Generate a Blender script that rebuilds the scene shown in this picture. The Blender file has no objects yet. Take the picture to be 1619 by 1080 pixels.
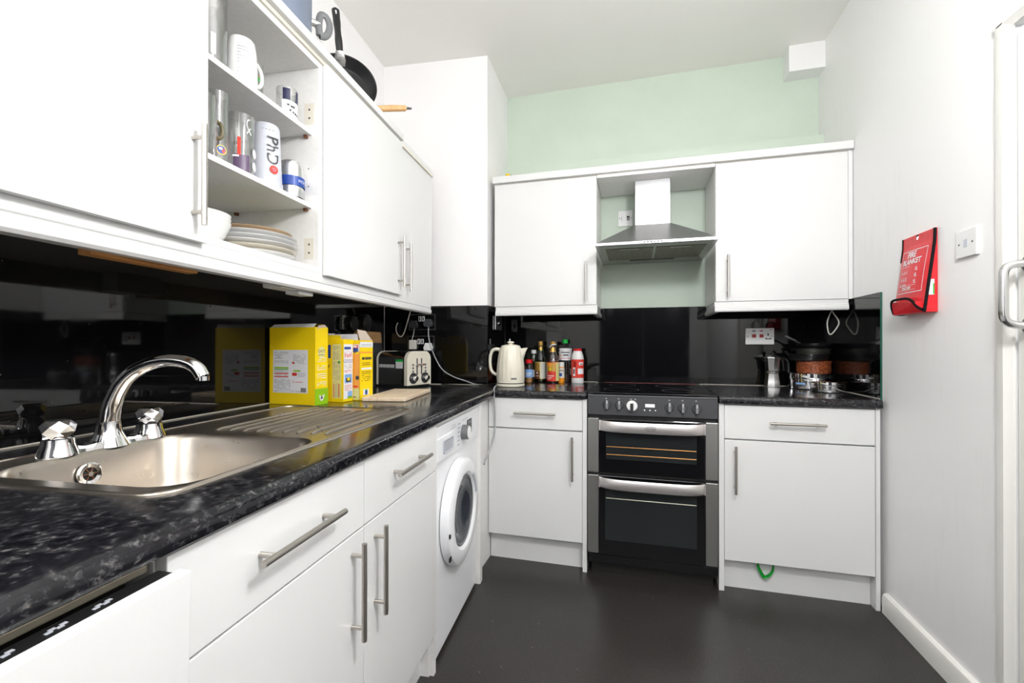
import bpy, bmesh, math, random
from mathutils import Matrix, Vector
random.seed(7)
S = bpy.context.scene
COL = S.collection
PI = math.pi

# ---------------------------------------------------------------- camera
cam_d = bpy.data.cameras.new('camera')
cam = bpy.data.objects.new('camera', cam_d)
COL.objects.link(cam)
cam_d.sensor_width = 36.0
cam_d.lens = 711.74 / 1619 * 36.0
cam_d.shift_y = 5.29 / 1619
cam_d.clip_start = 0.02
cam.matrix_world = (Matrix.Translation((0.2327, -2.2642, 1.1258)) @ Matrix.Rotation(0.2675, 4, 'Z')
                    @ Matrix.Rotation(PI / 2 + 0.0036, 4, 'X') @ Matrix.Rotation(0.0008, 4, 'Z'))
S.camera = cam

# ---------------------------------------------------------------- world and lights
W = bpy.data.worlds.new('world')
S.world = W
W.use_nodes = True
W.node_tree.nodes['Background'].inputs['Color'].default_value = (0.9, 0.95, 1.0, 1)
W.node_tree.nodes['Background'].inputs['Strength'].default_value = 0.6

def area_light(name, loc, rot, sx, sy, power, color):
    d = bpy.data.lights.new(name, 'AREA')
    d.shape = 'RECTANGLE'
    d.size, d.size_y = sx, sy
    d.energy = power
    d.color = color
    o = bpy.data.objects.new(name, d)
    o.location = loc
    o.rotation_euler = rot
    COL.objects.link(o)
    return o

area_light('added_front_fill', (0.1, -3.66, 2.21), (PI / 2, 0, 0), 1.75, 0.80, 13, (0.99, 0.995, 1.0))  # added frontal fill, set in the made-up rear window

S.view_settings.view_transform = 'Standard'
S.view_settings.look = 'None'
S.view_settings.gamma = 1.0
S.view_settings.use_curve_mapping = False
S.view_settings.exposure = 0.58

# ---------------------------------------------------------------- materials
def nmat(name, col=(0.8, 0.8, 0.8), rough=0.5, metal=0.0, coat=0.0, spec=0.5, emit=None, alpha=None, trans=0.0):
    m = bpy.data.materials.new(name)
    m.use_nodes = True
    b = m.node_tree.nodes['Principled BSDF']
    b.inputs['Base Color'].default_value = (*col, 1)
    b.inputs['Roughness'].default_value = rough
    b.inputs['Metallic'].default_value = metal
    b.inputs['Coat Weight'].default_value = coat
    b.inputs['Coat Roughness'].default_value = 0.05
    b.inputs['Specular IOR Level'].default_value = spec
    b.inputs['Transmission Weight'].default_value = trans
    if emit:
        b.inputs['Emission Color'].default_value = (*emit[:3], 1)
        b.inputs['Emission Strength'].default_value = emit[3]
    return m

def nodes_of(m):
    nt = m.node_tree
    return nt, nt.nodes, nt.links, nt.nodes['Principled BSDF']

def tex_coord(nt, scale=(1, 1, 1)):
    tc = nt.nodes.new('ShaderNodeTexCoord')
    mp = nt.nodes.new('ShaderNodeMapping')
    mp.inputs['Scale'].default_value = scale
    nt.links.new(tc.outputs['Object'], mp.inputs['Vector'])
    return mp.outputs['Vector']

def noise(nt, vec, scale, detail=4, rough=0.55):
    n = nt.nodes.new('ShaderNodeTexNoise')
    n.inputs['Scale'].default_value = scale
    n.inputs['Detail'].default_value = detail
    n.inputs['Roughness'].default_value = rough
    nt.links.new(vec, n.inputs['Vector'])
    return n.outputs['Fac']

def ramp(nt, fac, stops):
    r = nt.nodes.new('ShaderNodeValToRGB')
    e = r.color_ramp.elements
    while len(e) < len(stops):
        e.new(0.5)
    for el, (p, c) in zip(e, stops):
        el.position = p
        el.color = (*c, 1) if len(c) == 3 else c
    nt.links.new(fac, r.inputs['Fac'])
    return r.outputs['Color']

def bump(nt, fac, strength, dist=0.002):
    b = nt.nodes.new('ShaderNodeBump')
    b.inputs['Strength'].default_value = strength
    b.inputs['Distance'].default_value = dist
    nt.links.new(fac, b.inputs['Height'])
    nt.links.new(b.outputs['Normal'], nt.nodes['Principled BSDF'].inputs['Normal'])

def noisy(name, c0, c1, scale, rough=0.5, lo=0.35, hi=0.65, mscale=(1, 1, 1), bmp=0.0, **kw):
    m = nmat(name, c0, rough, **kw)
    nt, N, L, B = nodes_of(m)
    v = tex_coord(nt, mscale)
    f = noise(nt, v, scale)
    L.new(ramp(nt, f, [(lo, c0), (hi, c1)]), B.inputs['Base Color'])
    if bmp:
        bump(nt, f, bmp)
    return m

MAT = {}
MAT['door'] = nmat('white_gloss_door', (0.745, 0.745, 0.737), 0.22, spec=0.45)
MAT['carcass'] = noisy('white_melamine', (0.80, 0.79, 0.765), (0.84, 0.83, 0.81), 60, 0.38)
MAT['edge'] = nmat('aged_white_edge', (0.74, 0.70, 0.60), 0.45)
MAT['wall'] = noisy('white_wall_paint', (0.885, 0.875, 0.87), (0.91, 0.90, 0.895), 3.0, 0.6, bmp=0.05)
m = nmat('streaked_white_paint', (0.89, 0.88, 0.87), 0.5)
nt, N, L, B = nodes_of(m)
f = noise(nt, tex_coord(nt, (1, 9, 0.9)), 6, 5, 0.6)
f2 = noise(nt, tex_coord(nt), 1.6, 3, 0.5)
mu = nt.nodes.new('ShaderNodeMath'); mu.operation = 'MULTIPLY'
L.new(f, mu.inputs[0]); L.new(f2, mu.inputs[1])
L.new(ramp(nt, mu.outputs[0], [(0.30, (0.90, 0.892, 0.885)), (0.42, (0.875, 0.862, 0.845)), (0.50, (0.82, 0.785, 0.73))]), B.inputs['Base Color'])
MAT['wallstain'] = m
MAT['green'] = noisy('mint_green_paint', (0.56, 0.645, 0.545), (0.59, 0.675, 0.575), 3.0, 0.6, bmp=0.05)
MAT['ceiling'] = noisy('ceiling_paint', (0.89, 0.875, 0.835), (0.91, 0.895, 0.855), 2.0, 0.7)
MAT['gloss_paint'] = nmat('white_gloss_paint', (0.83, 0.82, 0.78), 0.3)
# floor: dark speckled vinyl with crumbs of dirt
m = nmat('speckled_vinyl', (0.03, 0.027, 0.026), 0.33, spec=0.5)
nt, N, L, B = nodes_of(m)
v = tex_coord(nt)
f = noise(nt, v, 260, 2, 0.6)
c = ramp(nt, f, [(0.40, (0.014, 0.012, 0.011)), (0.60, (0.032, 0.028, 0.025)), (0.72, (0.10, 0.09, 0.08))])
f2 = noise(nt, v, 3.0, 5, 0.6)
rr = ramp(nt, f2, [(0.3, (0.28,) * 3), (0.7, (0.42,) * 3)])
vo = nt.nodes.new('ShaderNodeTexVoronoi'); vo.inputs['Scale'].default_value = 14; L.new(v, vo.inputs['Vector'])
cr = ramp(nt, vo.outputs['Distance'], [(0.0, (1, 1, 1)), (0.05, (0, 0, 0))])
mxn = nt.nodes.new('ShaderNodeMix'); mxn.data_type = 'RGBA'
L.new(cr, mxn.inputs['Factor']); L.new(c, mxn.inputs['A']); mxn.inputs['B'].default_value = (0.25, 0.22, 0.18, 1)
L.new(mxn.outputs['Result'], B.inputs['Base Color'])
L.new(rr, B.inputs['Roughness'])
MAT['floor'] = m
# worktop: black laminate with grey and pale flecks
m = nmat('black_fleck_laminate', (0.01, 0.01, 0.012), 0.16, spec=0.5)
nt, N, L, B = nodes_of(m)
v = tex_coord(nt, (1, 1, 1.6))
d = nt.nodes.new('ShaderNodeTexNoise'); d.inputs['Scale'].default_value = 22; d.inputs['Detail'].default_value = 3
L.new(v, d.inputs['Vector'])
add = nt.nodes.new('ShaderNodeVectorMath'); add.operation = 'MULTIPLY_ADD'
L.new(d.outputs['Color'], add.inputs[0]); add.inputs[1].default_value = (0.02, 0.02, 0.02); L.new(v, add.inputs[2])
f = noise(nt, add.outputs[0], 75, 6, 0.66)
c1 = ramp(nt, f, [(0.38, (0.004, 0.004, 0.006)), (0.53, (0.012, 0.012, 0.015)), (0.62, (0.05, 0.048, 0.050)), (0.74, (0.20, 0.19, 0.18))])
L.new(c1, B.inputs['Base Color'])
g = noise(nt, v, 6, 4)
L.new(ramp(nt, g, [(0.3, (0.10,) * 3), (0.75, (0.24,) * 3)]), B.inputs['Roughness'])
MAT['worktop'] = m
# black back painted glass with smears and dust
m = nmat('black_glass_splashback', (0.003, 0.003, 0.0035), 0.03, spec=0.55)
nt, N, L, B = nodes_of(m)
v = tex_coord(nt, (3, 3, 1.0))
f = noise(nt, v, 2.5, 6, 0.6)
L.new(ramp(nt, f, [(0.35, (0.015,) * 3), (0.75, (0.10,) * 3)]), B.inputs['Roughness'])
v2 = tex_coord(nt)
vo = nt.nodes.new('ShaderNodeTexVoronoi'); vo.inputs['Scale'].default_value = 28
L.new(v2, vo.inputs['Vector'])
L.new(ramp(nt, vo.outputs['Distance'], [(0.0, (0.35, 0.34, 0.33)), (0.035, (0.003, 0.003, 0.0035))]), B.inputs['Base Color'])
MAT['blackglass'] = m
MAT['glassedge'] = nmat('green_glass_edge', (0.01, 0.09, 0.06), 0.1)
# brushed steel
def steel(name, col, r0, r1, ms):
    m = nmat(name, col, r0, metal=1.0)
    nt, N, L, B = nodes_of(m)
    v = tex_coord(nt, ms)
    f = noise(nt, v, 40, 3)
    L.new(ramp(nt, f, [(0.3, (r0,) * 3), (0.7, (r1,) * 3)]), B.inputs['Roughness'])
    return m
MAT['steel'] = steel('brushed_steel', (0.62, 0.61, 0.60), 0.24, 0.36, (1, 1, 14))
MAT['hoodsteel'] = steel('hood_steel', (0.54, 0.54, 0.55), 0.27, 0.38, (14, 14, 1))
MAT['sinksteel'] = steel('sink_steel', (0.47, 0.425, 0.37), 0.27, 0.34, (1, 1, 1))
MAT['handle'] = steel('bar_handle_steel', (0.50, 0.47, 0.43), 0.28, 0.4, (20, 20, 20))
MAT['cooksteel'] = steel('cooker_steel', (0.46, 0.46, 0.44), 0.30, 0.42, (1, 1, 16))
MAT['cookhandle'] = steel('cooker_handle_steel', (0.80, 0.76, 0.75), 0.36, 0.46, (1, 1, 16))
MAT['chrome'] = nmat('chrome', (0.82, 0.82, 0.83), 0.06, metal=1.0)
MAT['alu'] = nmat('cast_aluminium', (0.66, 0.66, 0.66), 0.22, metal=1.0)
MAT['black'] = nmat('black_plastic', (0.012, 0.012, 0.013), 0.35)
MAT['darkchrome'] = nmat('dark_mirror_steel', (0.16, 0.155, 0.15), 0.12, metal=1.0)
MAT['blackgloss'] = nmat('black_gloss_glass', (0.004, 0.004, 0.005), 0.05)
MAT['panelgrey'] = nmat('dark_grey_panel', (0.035, 0.036, 0.04), 0.38)
MAT['ovenglass'] = nmat('smoked_oven_glass', (0.018, 0.021, 0.022), 0.07)
MAT['nonstick'] = nmat('nonstick_black', (0.009, 0.009, 0.010), 0.30)
MAT['greyplastic'] = nmat('grey_plastic', (0.16, 0.165, 0.17), 0.35)
MAT['white'] = nmat('white_plastic', (0.82, 0.82, 0.81), 0.3)
MAT['appliance'] = nmat('appliance_white', (0.86, 0.865, 0.885), 0.28)
MAT['appliance2'] = nmat('appliance_grey_print', (0.45, 0.46, 0.5), 0.4)
MAT['cream'] = nmat('cream_enamel', (0.78, 0.74, 0.62), 0.2, coat=0.3)
MAT['webbing'] = nmat('black_webbing', (0.006, 0.006, 0.007), 0.75, spec=0.15)
MAT['olive'] = nmat('olive_glass', (0.13, 0.11, 0.06), 0.15)
MAT['pink'] = nmat('pink_print', (0.75, 0.12, 0.16), 0.4)
MAT['beige'] = nmat('beige_metal_trim', (0.42, 0.38, 0.29), 0.35, metal=0.3)
MAT['dark'] = nmat('dark_void', (0.01, 0.009, 0.008), 0.6)
MAT['red'] = noisy('red_nylon', (0.66, 0.012, 0.02), (0.74, 0.02, 0.03), 30, 0.38)
MAT['redplastic'] = nmat('red_plastic', (0.62, 0.01, 0.015), 0.3)
MAT['redswitch'] = nmat('red_switch', (0.35, 0.01, 0.012), 0.3)
MAT['redtrim'] = nmat('dark_red_trim', (0.12, 0.004, 0.006), 0.35)
MAT['yellow'] = nmat('yellow_card', (0.92, 0.66, 0.004), 0.4)
MAT['orange'] = nmat('orange_print', (0.88, 0.36, 0.05), 0.4)
MAT['lime'] = nmat('lime_print', (0.28, 0.56, 0.01), 0.4)
MAT['green2'] = nmat('green_print', (0.05, 0.35, 0.07), 0.4)
MAT['greentag'] = nmat('green_plastic_strap', (0.0, 0.28, 0.02), 0.3)
MAT['greencap'] = nmat('green_cap', (0.0, 0.45, 0.05), 0.3)
MAT['blue'] = nmat('blue_print', (0.015, 0.06, 0.32), 0.4)
MAT['navy'] = nmat('navy_print', (0.012, 0.013, 0.06), 0.35)
MAT['lightblue'] = nmat('light_blue_print', (0.22, 0.42, 0.78), 0.4)
MAT['ink'] = nmat('dark_ink', (0.05, 0.045, 0.05), 0.5)
MAT['inkgrey'] = nmat('grey_ink', (0.30, 0.30, 0.31), 0.5)
MAT['paper'] = nmat('white_paper', (0.80, 0.80, 0.82), 0.5)
MAT['palepaper'] = nmat('pale_yellow_paper', (0.72, 0.68, 0.28), 0.5)
MAT['card'] = nmat('grey_card_inside', (0.55, 0.46, 0.38), 0.7)
MAT['brownprint'] = nmat('brown_print', (0.16, 0.05, 0.015), 0.4)
MAT['redprint'] = nmat('red_print', (0.7, 0.04, 0.02), 0.4)
MAT['wood'] = noisy('pale_beech', (0.62, 0.45, 0.28), (0.72, 0.55, 0.36), 14, 0.5, mscale=(1, 8, 8))
MAT['handlewood'] = noisy('orange_wood', (0.60, 0.33, 0.13), (0.72, 0.44, 0.2), 12, 0.45, mscale=(8, 1, 8))
MAT['board'] = noisy('worn_board_wood', (0.66, 0.50, 0.34), (0.78, 0.65, 0.48), 9, 0.55, mscale=(9, 1, 4))
MAT['batten'] = noisy('orange_batten_wood', (0.42, 0.17, 0.04), (0.55, 0.25, 0.07), 10, 0.5, mscale=(8, 1, 8))
MAT['ceramic'] = nmat('white_ceramic', (0.80, 0.80, 0.79), 0.15, coat=0.3)
MAT['cream_ceramic'] = nmat('cream_ceramic', (0.76, 0.70, 0.58), 0.2)
MAT['tan_ceramic'] = noisy('tan_ceramic', (0.50, 0.34, 0.20), (0.56, 0.40, 0.25), 12, 0.3)
MAT['potblue'] = nmat('blue_grey_enamel', (0.17, 0.20, 0.27), 0.25, coat=0.2)
MAT['greycable'] = nmat('grey_cable', (0.36, 0.37, 0.38), 0.45)
MAT['whitecable'] = nmat('white_cable', (0.68, 0.66, 0.60), 0.45)
MAT['frost'] = nmat('frosted_plastic', (0.54, 0.555, 0.61), 0.35)
MAT['purple'] = nmat('purple_print', (0.10, 0.06, 0.12), 0.4)
MAT['gold'] = nmat('gold_cap', (0.62, 0.36, 0.08), 0.3, metal=0.5)
MAT['oil'] = nmat('dark_liquid', (0.03, 0.012, 0.008), 0.1)
MAT['spice'] = noisy('spice_flakes', (0.25, 0.08, 0.02), (0.5, 0.28, 0.1), 300, 0.6)
MAT['amber'] = nmat('amber_liquid', (0.42, 0.08, 0.01), 0.15)
MAT['orangeplastic'] = nmat('orange_plastic', (0.85, 0.30, 0.01), 0.3)
MAT['terracotta'] = noisy('carved_brown_tin', (0.13, 0.03, 0.01), (0.34, 0.09, 0.03), 90, 0.35, lo=0.42, hi=0.6, bmp=0.4)
MAT['grease'] = noisy('greasy_filter', (0.10, 0.085, 0.06), (0.20, 0.17, 0.13), 40, 0.35, metal=0.7)
MAT['copper'] = nmat('oven_shelf_orange', (0.34, 0.16, 0.05), 0.4, metal=0.8)
MAT['rackgrey'] = nmat('oven_shelf_wire', (0.30, 0.29, 0.23), 0.4, metal=0.8)
MAT['plaster'] = nmat('sealant_strip', (0.42, 0.39, 0.33), 0.4)
MAT['rubber'] = nmat('dark_rubber', (0.06, 0.065, 0.07), 0.3)
MAT['ducky'] = nmat('yellow_toy', (0.9, 0.55, 0.01), 0.35)
MAT['cardglass'] = nmat('washer_glass', (0.03, 0.035, 0.045), 0.06)
MAT['darkpaint'] = nmat('added_dark_door_paint', (0.02, 0.022, 0.035), 0.4)  # for the added door mirrored in the back splashback
MAT['lamp'] = nmat('fill_lamp_glow', (0.9, 0.9, 0.9), 0.5, emit=(0.985, 0.99, 1.0, 88.0))  # glow of the added fill globe
MAT['bread'] = noisy('reflection_scratch', (0.2, 0.2, 0.2), (0.3, 0.3, 0.3), 10)

def thin_glass(name, tint, refl=0.06):
    m = bpy.data.materials.new(name)
    m.use_nodes = True
    nt = m.node_tree
    nt.nodes.clear()
    out = nt.nodes.new('ShaderNodeOutputMaterial')
    mix = nt.nodes.new('ShaderNodeMixShader')
    tr = nt.nodes.new('ShaderNodeBsdfTransparent'); tr.inputs['Color'].default_value = (*tint, 1)
    gl = nt.nodes.new('ShaderNodeBsdfGlossy'); gl.inputs['Roughness'].default_value = 0.03
    lw = nt.nodes.new('ShaderNodeLayerWeight'); lw.inputs['Blend'].default_value = 0.35
    ad = nt.nodes.new('ShaderNodeMath'); ad.operation = 'MULTIPLY_ADD'
    ad.inputs[1].default_value = 0.75; ad.inputs[2].default_value = refl; ad.use_clamp = True
    nt.links.new(lw.outputs['Facing'], ad.inputs[0])
    nt.links.new(ad.outputs[0], mix.inputs[0])
    nt.links.new(tr.outputs[0], mix.inputs[1])
    nt.links.new(gl.outputs[0], mix.inputs[2])
    nt.links.new(mix.outputs[0], out.inputs['Surface'])
    return m
MAT['glass'] = thin_glass('clear_glass', (0.975, 0.98, 0.98), 0.05)
MAT['greenglass'] = thin_glass('pale_green_glass', (0.62, 0.78, 0.5))
MAT['pane'] = thin_glass('added_window_glass', (0.95, 0.96, 0.96))

# ---------------------------------------------------------------- frames and builders
PHI = 0.0815                      # the left wall and its run lean by this angle
LEFT = Matrix.Rotation(PHI, 4, 'Z')
WM = {}                           # world matrix of each object made here

class M:
    def __init__(s):
        s.bm = bmesh.new()
        s.mats = []
    def mi(s, k):
        if k not in s.mats:
            s.mats.append(k)
        return s.mats.index(k)
    def merge(s, bm2, k, mx=None, smooth=True):
        i = s.mi(k)
        if mx is not None:
            bm2.transform(mx)
        vm = {}
        for v in bm2.verts:
            vm[v] = s.bm.verts.new(v.co)
        for f in bm2.faces:
            try:
                nf = s.bm.faces.new([vm[v] for v in f.verts])
                nf.material_index = i
                nf.smooth = smooth
            except ValueError:
                pass
        bm2.free()
        return s
    def box(s, x0, x1, y0, y1, z0, z1, k, bev=0.0, mx=None, seg=2):
        b = bmesh.new()
        bmesh.ops.create_cube(b, size=1)
        for v in b.verts:
            v.co = Vector((x0 + (v.co.x + .5) * (x1 - x0), y0 + (v.co.y + .5) * (y1 - y0), z0 + (v.co.z + .5) * (z1 - z0)))
        if bev:
            bmesh.ops.bevel(b, geom=b.edges[:], offset=bev, segments=seg, affect='EDGES', profile=0.5)
        return s.merge(b, k, mx, False)
    def face(s, pts, k):
        f = s.bm.faces.new([s.bm.verts.new(p) for p in pts])
        f.material_index = s.mi(k)
        return s
    def lathe(s, prof, c, k, n=32, mx=None, sx=1.0, sy=1.0):
        b = bmesh.new()
        rings = []
        for r, z in prof:
            if r < 1e-5:
                rings.append([b.verts.new((c[0], c[1], z))])
            else:
                rings.append([b.verts.new((c[0] + r * sx * math.cos(2 * PI * i / n), c[1] + r * sy * math.sin(2 * PI * i / n), z)) for i in range(n)])
        for A, Bq in zip(rings, rings[1:]):
            for i in range(n):
                j = (i + 1) % n
                if len(A) == 1 and len(Bq) == 1:
                    continue
                if len(A) == 1:
                    b.faces.new((A[0], Bq[j], Bq[i])) if False else b.faces.new((A[0], Bq[i], Bq[j]))
                elif len(Bq) == 1:
                    b.faces.new((A[i], A[j], Bq[0]))
                else:
                    b.faces.new((A[i], A[j], Bq[j], Bq[i]))
        return s.merge(b, k, mx)
    def cyl(s, c, r, z0, z1, k, n=32, mx=None, bev=0.0):
        if bev:
            p = [(0, z0), (r - bev, z0), (r, z0 + bev), (r, z1 - bev), (r - bev, z1), (0, z1)]
        else:
            p = [(0, z0), (r, z0), (r, z1), (0, z1)]
        return s.lathe(p, c, k, n, mx)
    def tube(s, pts, r, k, n=10, mx=None, smooth=0, flat=1.0):
        P = [Vector(p) for p in pts]
        for _ in range(smooth):
            Q = [P[0]]
            for a, b_ in zip(P, P[1:]):
                Q += [a.lerp(b_, .25), a.lerp(b_, .75)]
            Q.append(P[-1])
            P = Q
        R = r if isinstance(r, (list, tuple)) else [r] * len(P)
        if len(R) != len(P):
            R = [R[min(len(R) - 1, int(i / max(1, len(P) - 1) * (len(R) - 1) + .5))] for i in range(len(P))]
        b = bmesh.new()
        T = [(P[min(i + 1, len(P) - 1)] - P[max(i - 1, 0)]).normalized() for i in range(len(P))]
        u = T[0].orthogonal().normalized()
        if abs(T[0].z) < 0.9:
            u = Vector((0, 0, 1)).cross(T[0]).normalized()
        rings = []
        for i, p in enumerate(P):
            u = (u - T[i] * u.dot(T[i])).normalized()
            w = T[i].cross(u)
            rings.append([b.verts.new(p + u * (R[i] * math.cos(2 * PI * q / n)) + w * (R[i] * flat * math.sin(2 * PI * q / n))) for q in range(n)])
        for A, Bq in zip(rings, rings[1:]):
            for i in range(n):
                j = (i + 1) % n
                b.faces.new((A[i], A[j], Bq[j], Bq[i]))
        b.faces.new(rings[0][::-1])
        b.faces.new(rings[-1])
        return s.merge(b, k, mx)
    def loft(s, A, Bq, k, caps=True, mx=None):
        b = bmesh.new()
        a = [b.verts.new(p) for p in A]
        c = [b.verts.new(p) for p in Bq]
        n = len(a)
        for i in range(n):
            j = (i + 1) % n
            b.faces.new((a[i], a[j], c[j], c[i]))
        if caps:
            fa = b.faces.new(a[::-1])
            fc = b.faces.new(c)
            if n > 4:
                bmesh.ops.triangulate(b, faces=[fa, fc])
        bmesh.ops.recalc_face_normals(b, faces=b.faces[:])
        return s.merge(b, k, mx)
    def prism(s, poly, z0, z1, k, mx=None):
        return s.loft([(x, y, z0) for x, y in poly], [(x, y, z1) for x, y in poly], k, True, mx)
    def rect(s, mx, x0, x1, y0, y1, k, z=0.0):
        return s.face([mx @ Vector(p) for p in ((x0, y0, z), (x1, y0, z), (x1, y1, z), (x0, y1, z))], k)
    def text(s, body, size, mx, k, align='LEFT', xs=1.0, bold=0.0):
        cu = bpy.data.curves.new('tmp', 'FONT')
        cu.body = body
        cu.size = size
        cu.align_x = align
        cu.align_y = 'CENTER'
        cu.resolution_u = 3
        cu.offset = bold
        o = bpy.data.objects.new('tmp', cu)
        COL.objects.link(o)
        dg = bpy.context.evaluated_depsgraph_get()
        me = o.evaluated_get(dg).to_mesh()
        b = bmesh.new()
        b.from_mesh(me)
        o.evaluated_get(dg).to_mesh_clear()
        bpy.data.objects.remove(o)
        bpy.data.curves.remove(cu)
        return s.merge(b, k, mx @ Matrix.Diagonal((xs, 1, 1, 1)))
    def print_lines(s, mx, x0, x1, y0, y1, rows, k, fill=0.55, z=0.0, cols=10):
        h = (y1 - y0) / rows
        for r in range(rows):
            x = x0
            yb = y0 + r * h
            while x < x1 - 0.001:
                w = random.uniform(.5, 1.6) * (x1 - x0) / cols
                if random.random() < .85:
                    s.rect(mx, x, min(x1, x + w), yb + h * .25, yb + h * (.25 + fill * .6), k, z)
                x += w + (x1 - x0) / cols * .22
        return s
    def build(s, name, parent=None, frame=None, loc=None, weld=True):
        bm = s.bm
        if weld:
            bmesh.ops.remove_doubles(bm, verts=bm.verts[:], dist=1e-6)
        pw = WM[parent.name] if parent else (Matrix.Translation(loc) if loc else Matrix.Identity(4))
        if frame is not None:
            F = LEFT if frame == 'L' else Matrix.Identity(4)
            bm.transform(pw.inverted() @ F)
        me = bpy.data.meshes.new(name)
        bm.to_mesh(me)
        bm.free()
        for k in s.mats:
            me.materials.append(MAT[k])
        fl = [p.use_smooth for p in me.polygons]
        me.set_sharp_from_angle(angle=math.radians(32))
        for p, u in zip(me.polygons, fl):
            p.use_smooth = u
        o = bpy.data.objects.new(name, me)
        COL.objects.link(o)
        if parent:
            o.parent = parent
        elif loc:
            o.location = loc
        WM[o.name] = pw.copy()
        return o

def tag(o, label, cat, group=None):
    o['label'] = label
    o['category'] = cat
    if group:
        o['group'] = group
    return o

def thing(name, label, cat, loc=(0, 0, 0), rz=0.0, frame='W', group=None):
    """an Empty at the thing's base; frame 'L' takes loc along the left run"""
    o = bpy.data.objects.new(name, None)
    o.empty_display_size = 0.05
    mx = Matrix.Translation(loc) @ Matrix.Rotation(rz, 4, 'Z')
    if frame == 'L':
        mx = LEFT @ mx
        rz += PHI
    COL.objects.link(o)
    o.location = mx.to_translation()
    o.rotation_euler = (0, 0, rz)
    WM[o.name] = mx
    return tag(o, label, cat, group)

def struct(o):
    o['kind'] = 'structure'
    return o

def plane_mx(origin, xd, yd):
    x = Vector(xd).normalized()
    y = Vector(yd).normalized()
    z = x.cross(y)
    return Matrix(((x.x, y.x, z.x, origin[0]), (x.y, y.y, z.y, origin[1]), (x.z, y.z, z.z, origin[2]), (0, 0, 0, 1)))

def bar_handle(parent, a, b, off, frame, name='handle', r=0.006, inset=0.13):
    """bar handle from a to b, standing off the door by vector off"""
    a, b, off = Vector(a), Vector(b), Vector(off)
    h = M()
    h.tube([a, b], r, 'handle', 14)
    for t in (inset, 1 - inset):
        p = a.lerp(b, t)
        h.tube([p, p - off], r * .8, 'handle', 10)
    return h.build(name, parent, frame)

WT = 0.899       # worktop height
WB = 0.8635
CEIL = 2.8426

# ---------------------------------------------------------------- setting
m = M(); m.box(-1.75, 1.45, -3.75, 0.85, -0.05, 0.0, 'floor'); struct(m.build('floor', frame='W'))
m = M(); m.box(-1.75, 1.45, -3.75, 0.85, CEIL, CEIL + .05, 'ceiling'); struct(m.build('ceiling', frame='W'))
XWL = -1.238
m = M(); m.box(XWL - .1, XWL, -3.9, 0.95, 0, CEIL, 'wall'); struct(m.build('wall_left', frame='L'))
m = M()
m.box(-0.75, 1.36, 0.7289, 0.83, 2.3269, CEIL, 'green')
m.box(-0.75, 1.36, 0.6508, 0.83, 0, 2.3269, 'green')
struct(m.build('wall_back', frame='W'))
# chimney breast in the left corner
m = M()
m.prism([(-1.27, 0.190), (-0.6094, 0.2543), (-0.6219, 0.74), (-1.35, 0.74)], 0, CEIL, 'wall')
struct(m.build('wall_chimney', frame='W'))
XR = 1.260
m = M()
m.box(XR, XR + .1, -0.664, 0.84, 0, CEIL, 'wallstain')
m.box(XR, XR + .1, -1.50, -0.664, 2.035, CEIL, 'wall')
m.box(XR, XR + .1, -3.75, -1.50, 0, CEIL, 'wall')
struct(m.build('wall_right', frame='W'))
# rear wall behind the photographer; window added for light, dark door for reflections
m = M()
m.box(-1.75, -0.32, -3.80, -3.70, 0, 1.78, 'wall')
m.box(1.02, 1.45, -3.80, -3.70, 0, 1.78, 'wall')
m.box(-1.75, 1.45, -3.80, -3.70, 2.64, CEIL, 'wall')
m.box(-1.75, -0.80, -3.80, -3.70, 1.78, 2.64, 'wall')
m.box(1.00, 1.45, -3.80, -3.70, 1.78, 2.64, 'wall')
struct(m.build('wall_rear', frame='W'))
m = M()
m.box(-0.315, 0.345, -3.79, -3.73, 0.005, 1.772, 'darkpaint', .003)
m.box(0.350, 1.015, -3.79, -3.73, 0.005, 1.772, 'darkpaint', .003)
struct(m.build('added_dark_door', frame='W'))  # unseen door, added so the back splashback reflects something dark
m = M()
for a in (-0.80, 0.07, 0.94):
    m.box(a, a + .06, -3.79, -3.72, 1.78, 2.64, 'gloss_paint', .004)
m.box(-0.80, 1.0, -3.79, -3.72, 1.78, 1.83, 'gloss_paint', .004)
m.box(-0.80, 1.0, -3.79, -3.72, 2.59, 2.64, 'gloss_paint', .004)
w1 = struct(m.build('added_window_1', frame='W'))  # unseen window, added to house the fill light
m = M()
m.box(-0.74, 0.07, -3.757, -3.753, 1.83, 2.59, 'pane'); m.box(0.13, 0.94, -3.757, -3.753, 1.83, 2.59, 'pane')
m.build('added_window_pane', w1, 'W')
# boxing in the top right corner
m = M(); m.box(1.0788, XR + .005, 0.6244, 0.735, 2.6948, CEIL + .005, 'wall'); struct(m.build('trim_1', frame='W'))
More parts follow.
